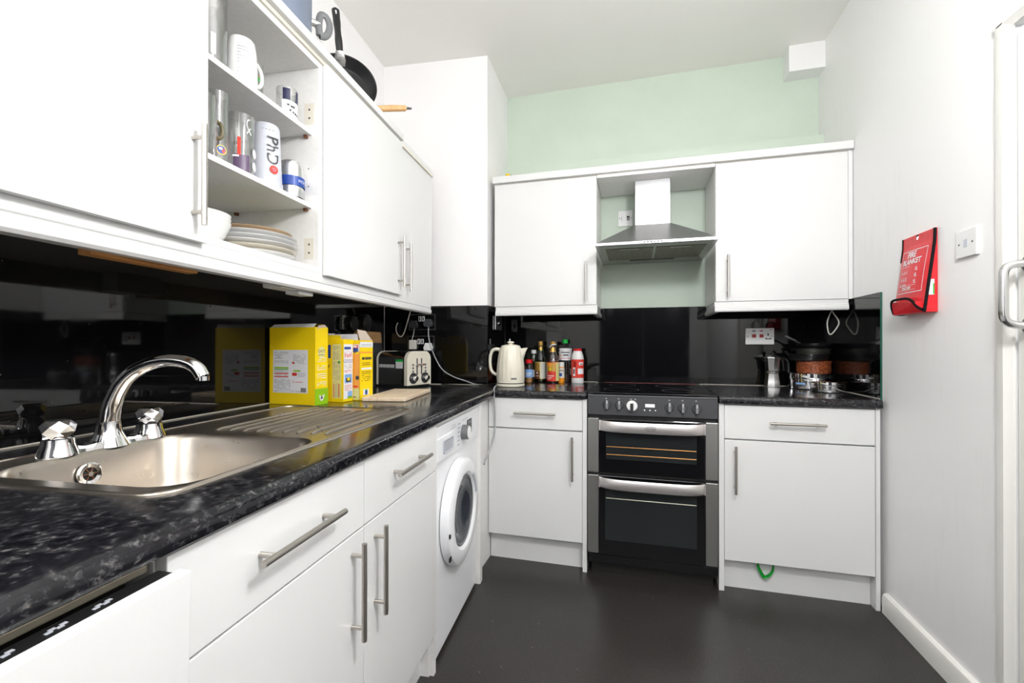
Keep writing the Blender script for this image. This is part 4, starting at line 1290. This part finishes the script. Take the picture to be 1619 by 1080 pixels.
t = bottle('oil_bottle', 'tall gold-capped bottle with cream and brown label, left of its red-labelled twin', (-.355, .580), [('bottle', [(0, .0), (.035, .0), (.037, .004), (.037, .140), (.033, .160), (.020, .195), (.014, .215), (.0135, .245)], 'greenglass'), ('contents', [(0, .003), (.034, .003), (.034, .118), (0, .118)], 'oil'), ('cap', [(.0135, .232), (.016, .233), (.016, .258), (.014, .260), (0, .260)], 'gold'), ('neck_foil', [(.0178, .200), (.0145, .214), (.0142, .226)], 'gold')])
wrap(t, 'label', .0375, .020, .128, -165, 0, 'palepaper', ((-165, -88, .020, .070, 'brownprint'), (-165, -88, .070, .126, 'gold'), (-125, -105, .054, .064, 'paper'), (-135, -95, .036, .042, 'paper'), (-80, -20, .024, .124, 'whitecable')))
t = bottle('vinegar_bottle', 'gold-capped dark sauce bottle with a red and yellow label', (-.2655, .520), [('bottle', [(0, .0), (.037, .0), (.0385, .004), (.0385, .135), (.035, .155), (.021, .188), (.0145, .208), (.0135, .240)], 'glass'), ('contents', [(0, .002), (.037, .002), (.037, .148), (.020, .184), (0, .186)], 'oil'), ('cap', [(.0135, .236), (.0165, .237), (.0165, .256), (.014, .258), (0, .258)], 'gold'), ('neck_foil', [(.0205, .192), (.0155, .208), (.0145, .222)], 'gold')])
wrap(t, 'label', .039, .012, .130, -170, 10, 'redprint', ((-170, -55, .072, .126, 'gold'), (-150, -90, .100, .124, 'orange'), (-115, -95, .078, .094, 'yellow'), (-150, -142, .050, .100, 'paper'), (-140, -70, .042, .047, 'paper'), (-138, -90, .030, .034, 'paper'), (-130, -104, .022, .025, 'paper'), (-52, 10, .014, .128, 'palepaper')))
m = M(); m.tube([(-.018, -.004, .222), (-.010, -.018, .232), (.006, -.020, .238), (.022, -.006, .240)], .004, 'paper', 6, smooth=1); m.build('torn_seal', t)
t = bottle('glue_bottle', 'small bottle with orange base and white top, right of the red label', (-.2165, .553), [('bottle', [(0, 0), (.019, 0), (.020, .004), (.020, .090), (.016, .098)], 'orangeplastic'), ('cap', [(.016, .098), (.0175, .099), (.0175, .126), (.015, .128), (0, .128)], 'white')])
wrap(t, 'label', .0204, .030, .092, -180, 0, 'whitecable', ((-120, -70, .040, .060, 'blue'), (-140, -40, .074, .078, 'ink')))
t = bottle('vinegar_bottle', 'tall clear plastic bottle with a green cap and white label', (-.199, .600), [('bottle', [(0, 0), (.038, 0), (.042, .006), (.042, .185), (.040, .205), (.030, .228), (.016, .242), (.014, .250)], 'glass'), ('contents', [(0, .003), (.040, .003), (.040, .050), (0, .050)], 'oil'), ('cap', [(.014, .246), (.0175, .247), (.0175, .270), (.016, .272), (0, .272)], 'greencap')])
wrap(t, 'label', .0425, .140, .215, -175, 5, 'paper', ((-150, -140, .192, .206, 'ink'), (-120, -45, .186, .192, 'ink'), (-100, -55, .168, .176, 'ink'), (-150, -110, .166, .172, 'orange'), (-155, -30, .150, .153, 'redprint')))
t = bottle('small_jar', 'small dark jar with a green-black lid behind the orange bottle', (-.142, .606), [('jar', [(0, 0), (.024, 0), (.026, .004), (.026, .090), (.022, .098)], 'oil'), ('lid', [(.022, .096), (.026, .097), (.026, .118), (0, .120)], 'black')], 'jar')
wrap(t, 'label', .0264, .045, .088, -170, 0, 'frost')
t = bottle('salt_bottle', 'white squeeze bottle with red cap and red label at the cooker end', (-.1128, .532), [('bottle', [(0, 0), (.035, 0), (.038, .005), (.0385, .150), (.034, .175), (.026, .196), (.024, .200)], 'white'), ('cap', [(.024, .199), (.027, .200), (.027, .212), (.024, .214), (0, .214)], 'redplastic')])
wrap(t, 'label', .0388, .034, .147, -200, 20, 'redprint', ((-128, -104, .045, .098, 'paper'), (-123, -109, .058, .088, 'ink'), (-80, -20, .058, .092, 'paper'), (-70, -25, .112, .130, 'paper'), (-62, -30, .116, .121, 'ink'), (-120, -95, .100, .135, 'redswitch')))
t = bottle('syrup_bottle', 'pale green bottle with a white cap between kettle and oil bottle', (-.408, .612), [('bottle', [(0, 0), (.026, 0), (.028, .004), (.028, .145), (.020, .175), (.012, .182)], 'greenglass'), ('cap', [(.013, .180), (.017, .181), (.017, .202), (.015, .204), (0, .204)], 'white'), ('contents', [(0, .003), (.026, .003), (.026, .09), (0, .09)], 'oil')])
wrap(t, 'label', .0284, .03, .075, -160, -20, 'frost')
t = bottle('soap_dispenser', 'clear soap dispenser with a grey pump behind the kettle handle', (-.545, .52), [('bottle', [(0, 0), (.033, 0), (.035, .005), (.035, .150), (.030, .175), (.016, .190), (.016, .200)], 'glass'), ('contents', [(0, .003), (.033, .003), (.033, .100), (0, .100)], 'amber'), ('pump_collar', [(.017, .198), (.034, .205), (.036, .215), (.034, .235), (.020, .240), (0, .241)], 'greyplastic'), ('pump_stem', [(.005, .240), (.005, .275), (0, .275)], 'white')])

# ---------------------------------------------------------------- coffee pot, tins and pans on the right
t = thing('moka_pot', 'small aluminium stovetop coffee pot with black handle on the right worktop', 'coffee pot', (.974, .560, WT + .0005))
m = M(); m.lathe([(0, 0), (.044, 0), (.044, .004), (.040, .030), (.0335, .073), (.034, .078)], (0, 0), 'alu', 8); m.build('boiler', t)
m = M(); m.lathe([(.0335, .078), (.036, .080), (.036, .086), (.033, .089)], (0, 0), 'alu', 32); m.build('collar', t)
m = M(); m.lathe([(.033, .089), (.036, .105), (.043, .155), (.045, .163)], (0, 0), 'alu', 8)
m.loft([(-.036, -.016, .140), (-.036, .016, .140), (-.042, .016, .162), (-.042, -.016, .162)], [(-.048, -.001, .156), (-.048, .001, .156), (-.062, .001, .165), (-.062, -.001, .165)], 'alu')
m.build('jug', t)
m = M(); m.lathe([(.045, .163), (.044, .167), (.030, .172), (.010, .178), (0, .178)], (0, 0), 'alu', 8); m.build('lid', t)
m = M(); m.lathe([(0, .178), (.008, .178), (.010, .190), (.007, .196), (0, .197)], (0, 0), 'black', 14); m.build('lid_knob', t)
m = M(); m.tube([(.042, .01, .160), (.062, .016, .164), (.082, .022, .150), (.086, .024, .110), (.084, .024, .07)], [.008, .008, .009, .010, .009], 'black', 10, smooth=1, flat=.7); m.build('handle', t)

def round_tin(name, label, loc, r, h, kw, zb=WT + .0005, k='chrome', cat='tin'):
    t = thing(name, label, cat, (*loc, zb))
    m = M(); m.lathe([(0, 0), (r - .006, 0), (r - .001, .004), (r, .010), (r, h * .66)], (0, 0), k, 48); m.lathe([(r, h * .66), (r - .002, h * .66 + .001), (0, h * .66 + .001)], (0, 0), k, 48); m.build('body', t)
    m = M(); m.lathe([(r - .001, h * .62), (r + .003, h * .62), (r + .0035, h * .66), (r + .0025, h * .97), (r - .002, h), (0, h)], (0, 0), k, 48); m.build('lid', t)
    return t
t = round_tin('storage_tin', 'large round stainless steel tin under the brown carved tin', (1.146, .514), .104, .086, 0, k='chrome')
m = M()
for i in range(8):
    a = math.radians(-146 + i * 3.2)
    m.face([(math.cos(a + dd) * .1044, math.sin(a + dd) * .1044, z) for dd, z in ((0, .026), (.05, .026), (.05, .036 - .003 * (i % 2)), (0, .036))], 'lightblue')
m.build('blue_mark', t)
t = round_tin('storage_tin', 'small round stainless steel tin in front of the larger tin', (1.166, .330), .078, .054, 0, k='chrome')
m = M(); m.box(-.088, -.074, -.030, -.018, .020, .046, 'steel', .002); m.build('clip', t)
t = thing('carved_tin', 'round brown carved tin standing on the large steel tin', 'tin', (1.168, .535, WT + .0875))
m = M(); m.lathe([(0, 0), (.078, 0), (.080, .004), (.080, .050), (.077, .054)], (0, 0), 'terracotta', 48); m.build('body', t)
m = M(); m.lathe([(.077, .050), (.082, .051), (.082, .060), (.078, .063), (0, .064)], (0, 0), 'terracotta', 48); m.build('lid', t)
def pan(name, label, loc, zb, r, h, k, rings_, hd, hk):
    t = thing(name, label, 'pan', (*loc, zb))
    m = M(); m.lathe([(0, 0), (r * .78, 0), (r * .9, h * .3), (r, h), (r - .003, h), (r * .88, h * .35), (r * .76, .004), (0, .004)], (0, 0), k, 48); m.build('bowl', t)
    if rings_:
        m = M()
        for zz in rings_:
            rr_ = r * .9 + (r * .1) * max(0, (zz - h * .3) / (h * .7)) + .0006
            m.tube([(rr_ * math.cos(a * PI / 24), rr_ * math.sin(a * PI / 24), zz) for a in range(49)], .0010, 'rackgrey', 5)
        m.build('steel_bands', t)
    m = M(); m.tube([Vector(p_) for p_ in hd], [.008, .009, .011, .012, .010], hk, 10, smooth=1, flat=.6); m.build('handle', t)
    return t
pan('pan', 'wide shallow black pan standing on the brown carved tin', (1.143, .532), WT + .1520, .104, .036, 'nonstick', (), [(-.092, 0, .030), (-.100, 0, .036), (-.106, 0, .040), (-.110, 0, .046), (-.112, 0, .050)], 'black')
pan('saucepan', 'black pan with three thin steel bands nested in the wide black pan', (1.162, .526), WT + .1575, .084, .062, 'nonstick', (.034, .043, .052), [(-.06, .06, .050), (-.066, .066, .052), (-.070, .070, .052), (-.074, .074, .05), (-.076, .076, .048)], 'black')
pan('frying_pan', 'upper black frying pan with steel-edged handle, top of the stack by the right wall', (1.160, .520), WT + .2200, .082, .024, 'nonstick', (), [(-.06, -.02, .018), (-.08, -.03, .030), (-.105, -.035, .044), (-.130, -.04, .056), (-.150, -.045, .066)], 'steel')

# ---------------------------------------------------------------- glasses and crockery in the open cabinet
Z1, Z2, Z3 = 1.8457, 1.6007, 1.3882
def vessel(name, label, cat, x, y, z, prof, k, group=None, rz=0):
    t = thing(name, label, cat, (x, y, z + .0003), rz, 'L', group)
    m = M(); m.lathe(prof, (0, 0), k, 32); m.build('body', t)
    return t
def band(t, name, r0, r1, z0, z1, a0, a1, k, o=.0006):
    m = M(); st = max(2, int(abs(a1 - a0) / 8))
    for i in range(st):
        p, q_ = math.radians(a0 + (a1 - a0) * i / st), math.radians(a0 + (a1 - a0) * (i + 1) / st)
        m.face([((r0 + o) * math.cos(p), (r0 + o) * math.sin(p), z0), ((r0 + o) * math.cos(q_), (r0 + o) * math.sin(q_), z0), ((r1 + o) * math.cos(q_), (r1 + o) * math.sin(q_), z1), ((r1 + o) * math.cos(p), (r1 + o) * math.sin(p), z1)], k)
    m.build(name, t)
def cyl_text(t, name, body, size, r, z, a, k, vertical=False):
    q = Matrix.Rotation(math.radians(a), 4, 'Z') @ plane_mx((r, 0, z), (0, 1, 0), (0, 0, 1))
    if vertical:
        q = q @ Matrix.Rotation(-PI / 2, 4, 'Z')
    m = M(); m.text(body, size, q, k, 'CENTER')
    for v in m.bm.verts:           # wrap onto the cylinder
        lv = Matrix.Rotation(-math.radians(a), 4, 'Z') @ v.co
        ph = lv.y / r
        v.co = Matrix.Rotation(math.radians(a), 4, 'Z') @ Vector((r * math.cos(ph), r * math.sin(ph), lv.z))
    m.build(name, t)
t = vessel('glass_tankard', 'tall etched glass at the left of the top shelf, partly behind the door', 'glass', -.955, -1.265, Z1, [(0, .006), (.040, .0), (.042, .004), (.043, .17), (.045, .20), (.042, .20), (.040, .17), (.039, .012), (0, .012)], 'glass')
band(t, 'etched_print', .0425, .0428, .03, .085, -38, -22, 'frost')
t = vessel('mug', 'tall white mug upside down on the top shelf', 'mug', -.935, -1.174, Z1, [(.040, 0), (.0405, .01), (.038, .10), (.034, .132), (.030, .138), (0, .139)], 'ceramic')
m = M(); m.tube([(.006, .038, .035), (.010, .058, .038), (.012, .066, .062), (.010, .060, .092), (.006, .036, .105)], .0055, 'ceramic', 10, smooth=2); m.build('handle', t)
m = M(); qq = Matrix.Rotation(math.radians(-38), 4, 'Z') @ plane_mx((.0396, 0, .08), (0, 1, 0), (0, 0, 1)); m.print_lines(qq, -.016, .016, -.05, .03, 9, 'frost', cols=4); m.build('faint_print', t)
t = vessel('tumbler', 'tumbler printed with a small orange and green plant, behind the white mug handle', 'glass', -.985, -1.085, Z1, [(0, .006), (.034, 0), (.035, .004), (.037, .135), (.035, .135), (.033, .01), (0, .010)], 'glass')
for i, (a, z, k) in enumerate(((0, .085, 'orange'), (6, .095, 'redprint'), (-6, .075, 'green2'), (4, .070, 'green2'), (2, .035, 'green2'), (10, .028, 'green2'), (-8, .02, 'green2'))):
    band(t, 'plant_print', .0362, .0364, z, z + .012, a - 9, a + 9, k)
t = vessel('tumbler', 'small glass with dark navy print at the right of the top shelf', 'glass', -.935, -.985, Z1, [(0, .006), (.029, 0), (.030, .004), (.032, .105), (.030, .105), (.028, .01), (0, .010)], 'glass')
band(t, 'navy_print', .0312, .0318, .062, .098, -75, -35, 'navy'); band(t, 'navy_print', .0312, .0318, .055, .098, 0, 40, 'navy')
band(t, 'white_print', .0306, .0314, .012, .060, -80, 40, 'paper')
for z_, a0_, a1_ in ((.046, -52, -40), (.043, -34, -8), (.030, -40, -30), (.026, -22, -14), (.024, -10, 2), (.022, 6, 14)):
    band(t, 'printed_mark', .0310, .0312, z_ - .003, z_ + .003, a0_, a1_, 'ink', .0016)
t = vessel('beer_glass', 'tall narrow glass with a round blue and red badge on the middle shelf', 'glass', -.950, -1.242, Z2, [(0, .008), (.027, 0), (.029, .005), (.027, .06), (.026, .165), (.030, .180), (.030, .198), (.028, .198), (.025, .17), (.024, .07), (.026, .014), (0, .012)], 'glass')
q = Matrix.Rotation(math.radians(-25), 4, 'Z') @ plane_mx((.0292, 0, .042), (0, 1, 0), (0, 0, 1))
m = M(); m.lathe([(0, 0), (.0125, 0)], (0, 0), 'yellow', 20, q); m.lathe([(0, .0004), (.0105, .0004)], (0, 0), 'blue', 20, q); m.rect(q, .001, .008, -.007, .003, 'redprint', .0008); m.rect(q, -.006, .002, 0, .006, 'paper', .0008); m.build('badge', t)
t = vessel('glass_tankard', 'glass tankard edge with a dark green handle, mostly behind the cabinet door', 'glass', -.925, -1.322, Z2, [(0, .008), (.036, 0), (.038, .005), (.038, .15), (.036, .15), (.034, .012), (0, .010)], 'glass')
m = M(); m.tube([(.01, .036, .100), (.012, .050, .105), (.012, .060, .090), (.012, .058, .070), (.011, .046, .060), (.01, .036, .062)], .0055, 'olive', 8, smooth=2); m.build('handle', t)
t = vessel('pint_glass', 'straight pint glass with red and purple print on the middle shelf', 'glass', -.945, -1.165, Z2, [(0, .008), (.031, 0), (.033, .005), (.035, .174), (.033, .176), (.031, .17), (.029, .014), (0, .012)], 'glass')
band(t, 'purple_print', .0332, .0336, .012, .058, -80, -10, 'purple'); band(t, 'red_print', .0337, .034, .055, .105, -62, -48, 'redprint'); band(t, 'white_print', .0336, .034, .050, .055, -85, -55, 'paper')
m = M(); m.tube([(.0355 * math.cos(math.radians(a)), .0355 * math.sin(math.radians(a)), z) for a, z in ((-8, .160), (-20, .158), (-26, .145), (-18, .133), (-4, .118))], .0014, 'paper', 5, smooth=1); m.tube([(.0355 * math.cos(math.radians(a)), .0355 * math.sin(math.radians(a)), z) for a, z in ((-24, .118), (-14, .130), (-6, .136))], .0014, 'paper', 5); m.build('white_swirl', t)
for z, hh in ((.035, .030), (.000 + .072, .026)):
    qd = Matrix.Rotation(math.radians(22), 4, 'Z') @ plane_mx((.0345, 0, z), (0, 1, 0), (0, 0, 1)); m = M(); m.lathe([(0, .0006), (.013, .0006)], (0, 0), 'paper', 18, qd); m.build('white_dot', t)
t = vessel('shaker', 'frosted shaker printed PhD standing upside down on the middle shelf', 'shaker', -.940, -1.070, Z2, [(.045, 0), (.0455, .018), (.0435, .020), (.0365, .185), (.033, .193), (0, .194)], 'frost')
cyl_text(t, 'lettering', 'PhD', .050, .0420, .110, -28, 'ink', True)
cyl_text(t, 'small_print', '- - - -', .016, .0385, .172, -45, 'ink')
q = Matrix.Rotation(math.radians(-24), 4, 'Z') @ plane_mx((.0432, 0, .052), (0, 1, 0), (.0, 0, 1))
m = M(); m.lathe([(.0065, .001), (.0125, .001)], (0, 0), 'redprint', 20, q); m.lathe([(0, .0012), (.0065, .0012)], (.0012, .0005), 'pink', 16, q); m.build('red_logo', t)
t = vessel('flask', 'small steel cup with domed top and navy band by the cabinet side', 'flask', -.930, -.9695, Z2, [(.038, 0), (.040, .004), (.040, .030)], 'glass')
m = M(); m.lathe([(.0375, .006), (.0375, .095), (.0355, .112), (.030, .122), (.020, .127), (0, .128)], (0, 0), 'chrome', 32); m.build('cup', t)
band(t, 'navy_band', .0395, .0395, .040, .070, -180, 180, 'blue')
cyl_text(t, 'lettering', 'MOO', .014, .0404, .055, 2, 'paper')
# plates and bowls
PX, PY = -1.000, -1.055
def plate(z, r, k, label, rim=None):
    t = thing('plate', label, 'plate', (PX, PY, z), 0, 'L', 'stacked plates')
    m = M(); m.lathe([(0, .0), (r * .60, 0), (r * .66, .004), (r * .98, .016), (r, .0185), (r * .985, .0195), (r * .64, .0075), (0, .006)], (0, 0), k, 56); m.build('body', t)
    if rim:
        m = M(); m.lathe([(r * .80, .0141), (r * .965, .0190)], (0, 0), rim, 56); m.build('rim_pattern', t)
labs = ['white plate at the bottom of the stack in the open cabinet', 'cream plate second from the bottom of the plate stack', 'white plate third from the bottom of the plate stack', 'white plate fourth from the bottom of the plate stack', 'white plate just under the tan plate in the stack', 'tan plate with a green rim pattern on top of the stack']
for i in range(6):
    plate(Z3 + .0004 + i * .0138, (.120, .125, .128, .127, .124, .112)[i], ('ceramic', 'cream_ceramic', 'ceramic', 'ceramic', 'ceramic', 'tan_ceramic')[i], labs[i], 'green2' if i == 5 else None)
for i, lab in enumerate(('bottom white bowl of the nested bowls beside the plates', 'middle white bowl of the nested bowls beside the plates', 'top white bowl of the nested bowls beside the plates')):
    t = thing('bowl', lab, 'bowl', (-.985, -1.268, Z3 + .0004 + i * .0105), 0, 'L', 'nested bowls')
    m = M(); m.lathe([(0, 0), (.035, 0), (.040, .006), (.062, .028), (.076, .060), (.0775, .066), (.0755, .066), (.060, .032), (.038, .010), (0, .008)], (0, 0), 'ceramic', 48); m.build('body', t)

# ---------------------------------------------------------------- pots on top of the left cabinets
TZ = 2.1155
t = thing('stock_pot', 'large blue-grey cooking pot on top of the left wall cabinet', 'pot', (-1.030, -.985, TZ), 0, 'L')
m = M(); m.lathe([(0, 0), (.135, 0), (.146, .006), (.150, .020), (.152, .215), (.156, .222), (.150, .222), (.147, .025), (0, .012)], (0, 0), 'potblue', 56); m.build('body', t)
m = M(); m.lathe([(.1465, .006), (.1512, .012), (.1516, .032), (.151, .034)], (0, 0), 'beige', 56); m.build('base_band', t)
for a in (50, 230):
    q = Matrix.Rotation(math.radians(a), 4, 'Z')
    h = M()
    h.tube([(.150, 0, .142), (.182, 0, .142)], .012, 'steel', 12, q)
    h.tube([(.180, -.008, .100), (.200, -.004, .106), (.214, 0, .128), (.218, 0, .158), (.208, 0, .182), (.192, 0, .186), (.182, 0, .172), (.178, -.004, .14), (.180, -.008, .100)], .0080, 'greyplastic', 10, q, smooth=1, flat=1.5)
    h.build('handle', t)
t = thing('wok', 'wok at the end of the left cabinet tops with a pale wooden handle', 'pan', (-1.045, -.532, TZ), 0, 'L')
m = M(); m.lathe([(0, 0), (.05, 0), (.085, .012), (.112, .040), (.118, .052), (.115, .052), (.083, .016), (0, .004)], (0, 0), 'nonstick', 48); m.build('bowl', t)
q = Matrix.Rotation(math.radians(32.6), 4, 'Z')
m = M(); m.tube([(.108, 0, .044), (.178, 0, .060)], .007, 'black', 10, q); m.tube([(.292, 0, .0835), (.318, 0, .087)], [.006, .004], 'black', 10, q); m.build('handle_shank', t)
m = M(); m.tube([(.170, 0, .057), (.174, 0, .058), (.21, 0, .066), (.25, 0, .075), (.290, 0, .0825), (.296, 0, .083)], [.009, .0125, .0135, .0135, .0125, .008], 'handlewood', 16, q); m.build('handle_grip', t)
t = thing('frying_pan', 'black frying pan standing on edge on the left cabinets, handle pointing up', 'pan', (-1.032, -.500, TZ + .010), 0, 'L')
fn = Vector((.52, -.82, .16)).normalized()
fx = Vector((.06, .05, 1)); fx = (fx - fn * fx.dot(fn)).normalized()
fy = fn.cross(fx)
up = Matrix(((fx.x, fy.x, fn.x, 0), (fx.y, fy.y, fn.y, 0), (fx.z, fy.z, fn.z, .132), (0, 0, 0, 1)))
m = M(); m.lathe([(0, -.036), (.100, -.036), (.113, -.030), (.138, .010), (.141, .012), (.136, .011), (.109, -.026), (.098, -.031), (0, -.031)], (0, 0), 'nonstick', 56, up); m.build('bowl', t)
m = M()
ha = Matrix.Rotation(math.radians(10), 4, 'Z')
m.tube([(.108, .0, -.022), (.122, 0, -.004), (.138, 0, .016), (.154, 0, .026)], [.020, .024, .018, .012], 'steel', 12, up @ ha, flat=.14)
m.build('bracket', t)
m = M()
m.tube([(.146, 0, .022), (.18, 0, .032), (.22, 0, .038), (.27, 0, .043), (.318, 0, .045), (.328, 0, .045)], [.0145, .0155, .0135, .0155, .0165, .009], 'black', 14, up @ ha, smooth=1, flat=.7)
m.build('handle', t)
m = M(); m.box(.292, .308, -.003, .003, .054, .0595, 'paper', .001, up @ ha); m.build('hanging_slot', t)
# yellow toy on the back capping board
t = thing('rubber_duck', 'tiny yellow toy duck on the left end of the back capping board', 'toy', (-.543, .405, 2.1318))
m = M(); m.lathe([(0, 0), (.018, 0), (.026, .012), (.024, .026), (.014, .034), (0, .035)], (0, 0), 'ducky', 20, None, 1.25, .9); m.lathe([(0, .028), (.012, .032), (.016, .044), (.012, .057), (0, .061)], (.016, 0), 'ducky', 16); m.build('body', t)
m = M(); m.lathe([(0, 0), (.006, .002), (.003, .012), (0, .013)], (0, 0), 'brownprint', 10, Matrix.Translation((.030, 0, .046)) @ Matrix.Rotation(PI / 2, 4, 'Y')); m.build('beak', t)

# ---------------------------------------------------------------- fire blanket on the right wall
t = thing('fire_blanket', 'red fire blanket pouch with black edging on the right wall', 'fire blanket', (XR, -.25, 1.25))
# local plane: x toward the camera along the wall, y up, z out of the wall
q = plane_mx((XR, -.245, 1.250), (0, -1, 0), (0, 0, 1))
def out_at(x, y):
    v = max(0, min(1, (.262 - y) / .262))
    return .010 + .032 * v ** 1.1 + .010 * math.sin(v * PI) * (1 - (x / .1) ** 2)
def sheet(x0, x1, y0, y1, nx, ny, fn, k, m):
    for i in range(nx):
        for j in range(ny):
            xa, xb = x0 + (x1 - x0) * i / nx, x0 + (x1 - x0) * (i + 1) / nx
            ya, yb2 = y0 + (y1 - y0) * j / ny, y0 + (y1 - y0) * (j + 1) / ny
            m.face([q @ Vector((a, b2, fn(a, b2))) for a, b2 in ((xa, ya), (xb, ya), (xb, yb2), (xa, yb2))], k)
m = M()
sheet(-.096, .096, .0, .296, 10, 16, out_at, 'red', m)
for x in (-.096, .096):
    for j in range(16):
        ya, yb2 = .296 * j / 16, .296 * (j + 1) / 16
        m.face([q @ Vector((x, ya, .001)), q @ Vector((x, ya, out_at(x, ya))), q @ Vector((x, yb2, out_at(x, yb2))), q @ Vector((x, yb2, .001))], 'red')
m.face([q @ Vector(p_) for p_ in ((-.096, .296, .001), (.096, .296, .001), (.096, .296, .010), (-.096, .296, .010))], 'red')
m.face([q @ Vector(p_) for p_ in ((-.096, 0, .001), (.096, 0, .001), (.096, 0, .046), (-.096, 0, .046))], 'red')
m.build('pouch', t, 'W')
m = M()
m.tube([q @ Vector((.097, .296 * j / 12, out_at(.096, .296 * j / 12) - .001)) for j in range(13)], .0050, 'webbing', 8)
m.build('edging', t, 'W')
m = M()
m.tube([q @ Vector((-.097, .205 + .091 * j / 5, out_at(-.096, .205 + .091 * j / 5) - .001)) for j in range(6)], .0042, 'webbing', 8)
m.build('edging', t, 'W')
m = M()
m.tube([q @ Vector(p_) for p_ in ((-.101, .004, .040), (-.103, .030, .046), (-.100, .050, .048), (-.085, .057, .050), (-.04, .057, .056), (.030, .055, .058), (.060, .040, .056), (.078, .018, .053), (.098, .008, .046))], .0046, 'webbing', 8, smooth=1)
m.tube([q @ Vector(p_) for p_ in ((-.101, .004, .040), (-.099, .001, .020), (-.097, .002, .006))], .0042, 'webbing', 8)
m.build('edging', t, 'W')
m = M()
m.loft([q @ Vector(p_) for p_ in ((-.100, .002, .006), (-.101, .002, .042), (-.101, .050, .048), (-.097, .054, .006))],
       [q @ Vector(p_) for p_ in ((.094, .001, .006), (.094, .001, .046), (.070, .036, .056), (.070, .040, .006))], 'red')
m.build('bottom_pocket', t, 'W')
m = M()
def pr(x0, x1, y0, y1, k='paper', o=.0012):
    n = max(1, int((x1 - x0) / .012)); ny = max(1, int((y1 - y0) / .02))
    sheet(x0, x1, y0, y1, n, ny, lambda a, b2: out_at(a, b2) + o, k, m)
pr(-.080, .072, .238, .2405); pr(-.080, .072, .078, .0805); pr(-.0825, -.080, .078, .2405); pr(.0695, .072, .078, .2405)
def fb_text(body, size, x, y, align='LEFT'):
    mm = M(); mm.text(body, size, Matrix.Translation((x, y, 0)), 'paper', align, 1.0, size * .03)
    for v in mm.bm.verts:
        v.co = q @ Vector((v.co.x, v.co.y, out_at(v.co.x, v.co.y) + .0016))
    m.merge(mm.bm.copy(), 'paper'); mm.bm.free()
fb_text('FIRE', .030, -.018, .222, 'CENTER')
fb_text('BLANKET', .0275, -.012, .196, 'CENTER')
for yy2 in (.180, .160, .155, .136, .131, .126, .113, .108):
    for xx in range(3):
        w_ = random.uniform(.008, .016)
        pr(-.068 + xx * .017, -.068 + xx * .017 + w_, yy2 - .001, yy2 + .001)
for yy2 in (.165, .142, .118):
    pr(.022, .038, yy2 - .006, yy2 - .004); pr(.028, .032, yy2 - .004, yy2 + .008); pr(.022, .025, yy2, yy2 + .006)
fb_text('FIRECHEF', .014, -.018, .096, 'CENTER')
pr(-.072, .036, .088, .0892); pr(-.072, .036, .1055, .1067)
m.build('white_print', t, 'W')
m = M(); m.tube([q @ Vector((0, .288, .009)), q @ Vector((0, .276, .013))], .003, 'steel', 8); m.tube([q @ Vector((0, .290, .002)), q @ Vector((0, .290, .014))], .004, 'black', 8); m.build('hook', t, 'W')
m = M(); m.box(.097, .0985, .06, .115, .012, .030, 'paper', 0, q); m.box(.0983, .0988, .062, .10, .012, .016, 'greencap', 0, q); m.build('side_tag', t, 'W')

# pendant globe added as fill light, out of the frame
t = thing('added_fill_lamp', 'round white pendant lamp added out of frame as fill light', 'lamp', (.68, -1.72, 2.10))
m = M(); m.lathe([(0, -.12)] + [(.12 * math.sin(a * PI / 16), -.12 * math.cos(a * PI / 16)) for a in range(1, 16)] + [(0, .12)], (0, 0), 'lamp', 32); m.build('globe', t)
m = M(); m.tube([(0, 0, .118), (0, 0, CEIL - 2.10 - .02)], .004, 'white', 8); m.build('cord', t)
m = M(); m.lathe([(0, CEIL - 2.10 - .03), (.03, CEIL - 2.10 - .03), (.045, CEIL - 2.10 - .001), (0, CEIL - 2.10 - .001)], (0, 0), 'white', 24); m.build('ceiling_rose', t)
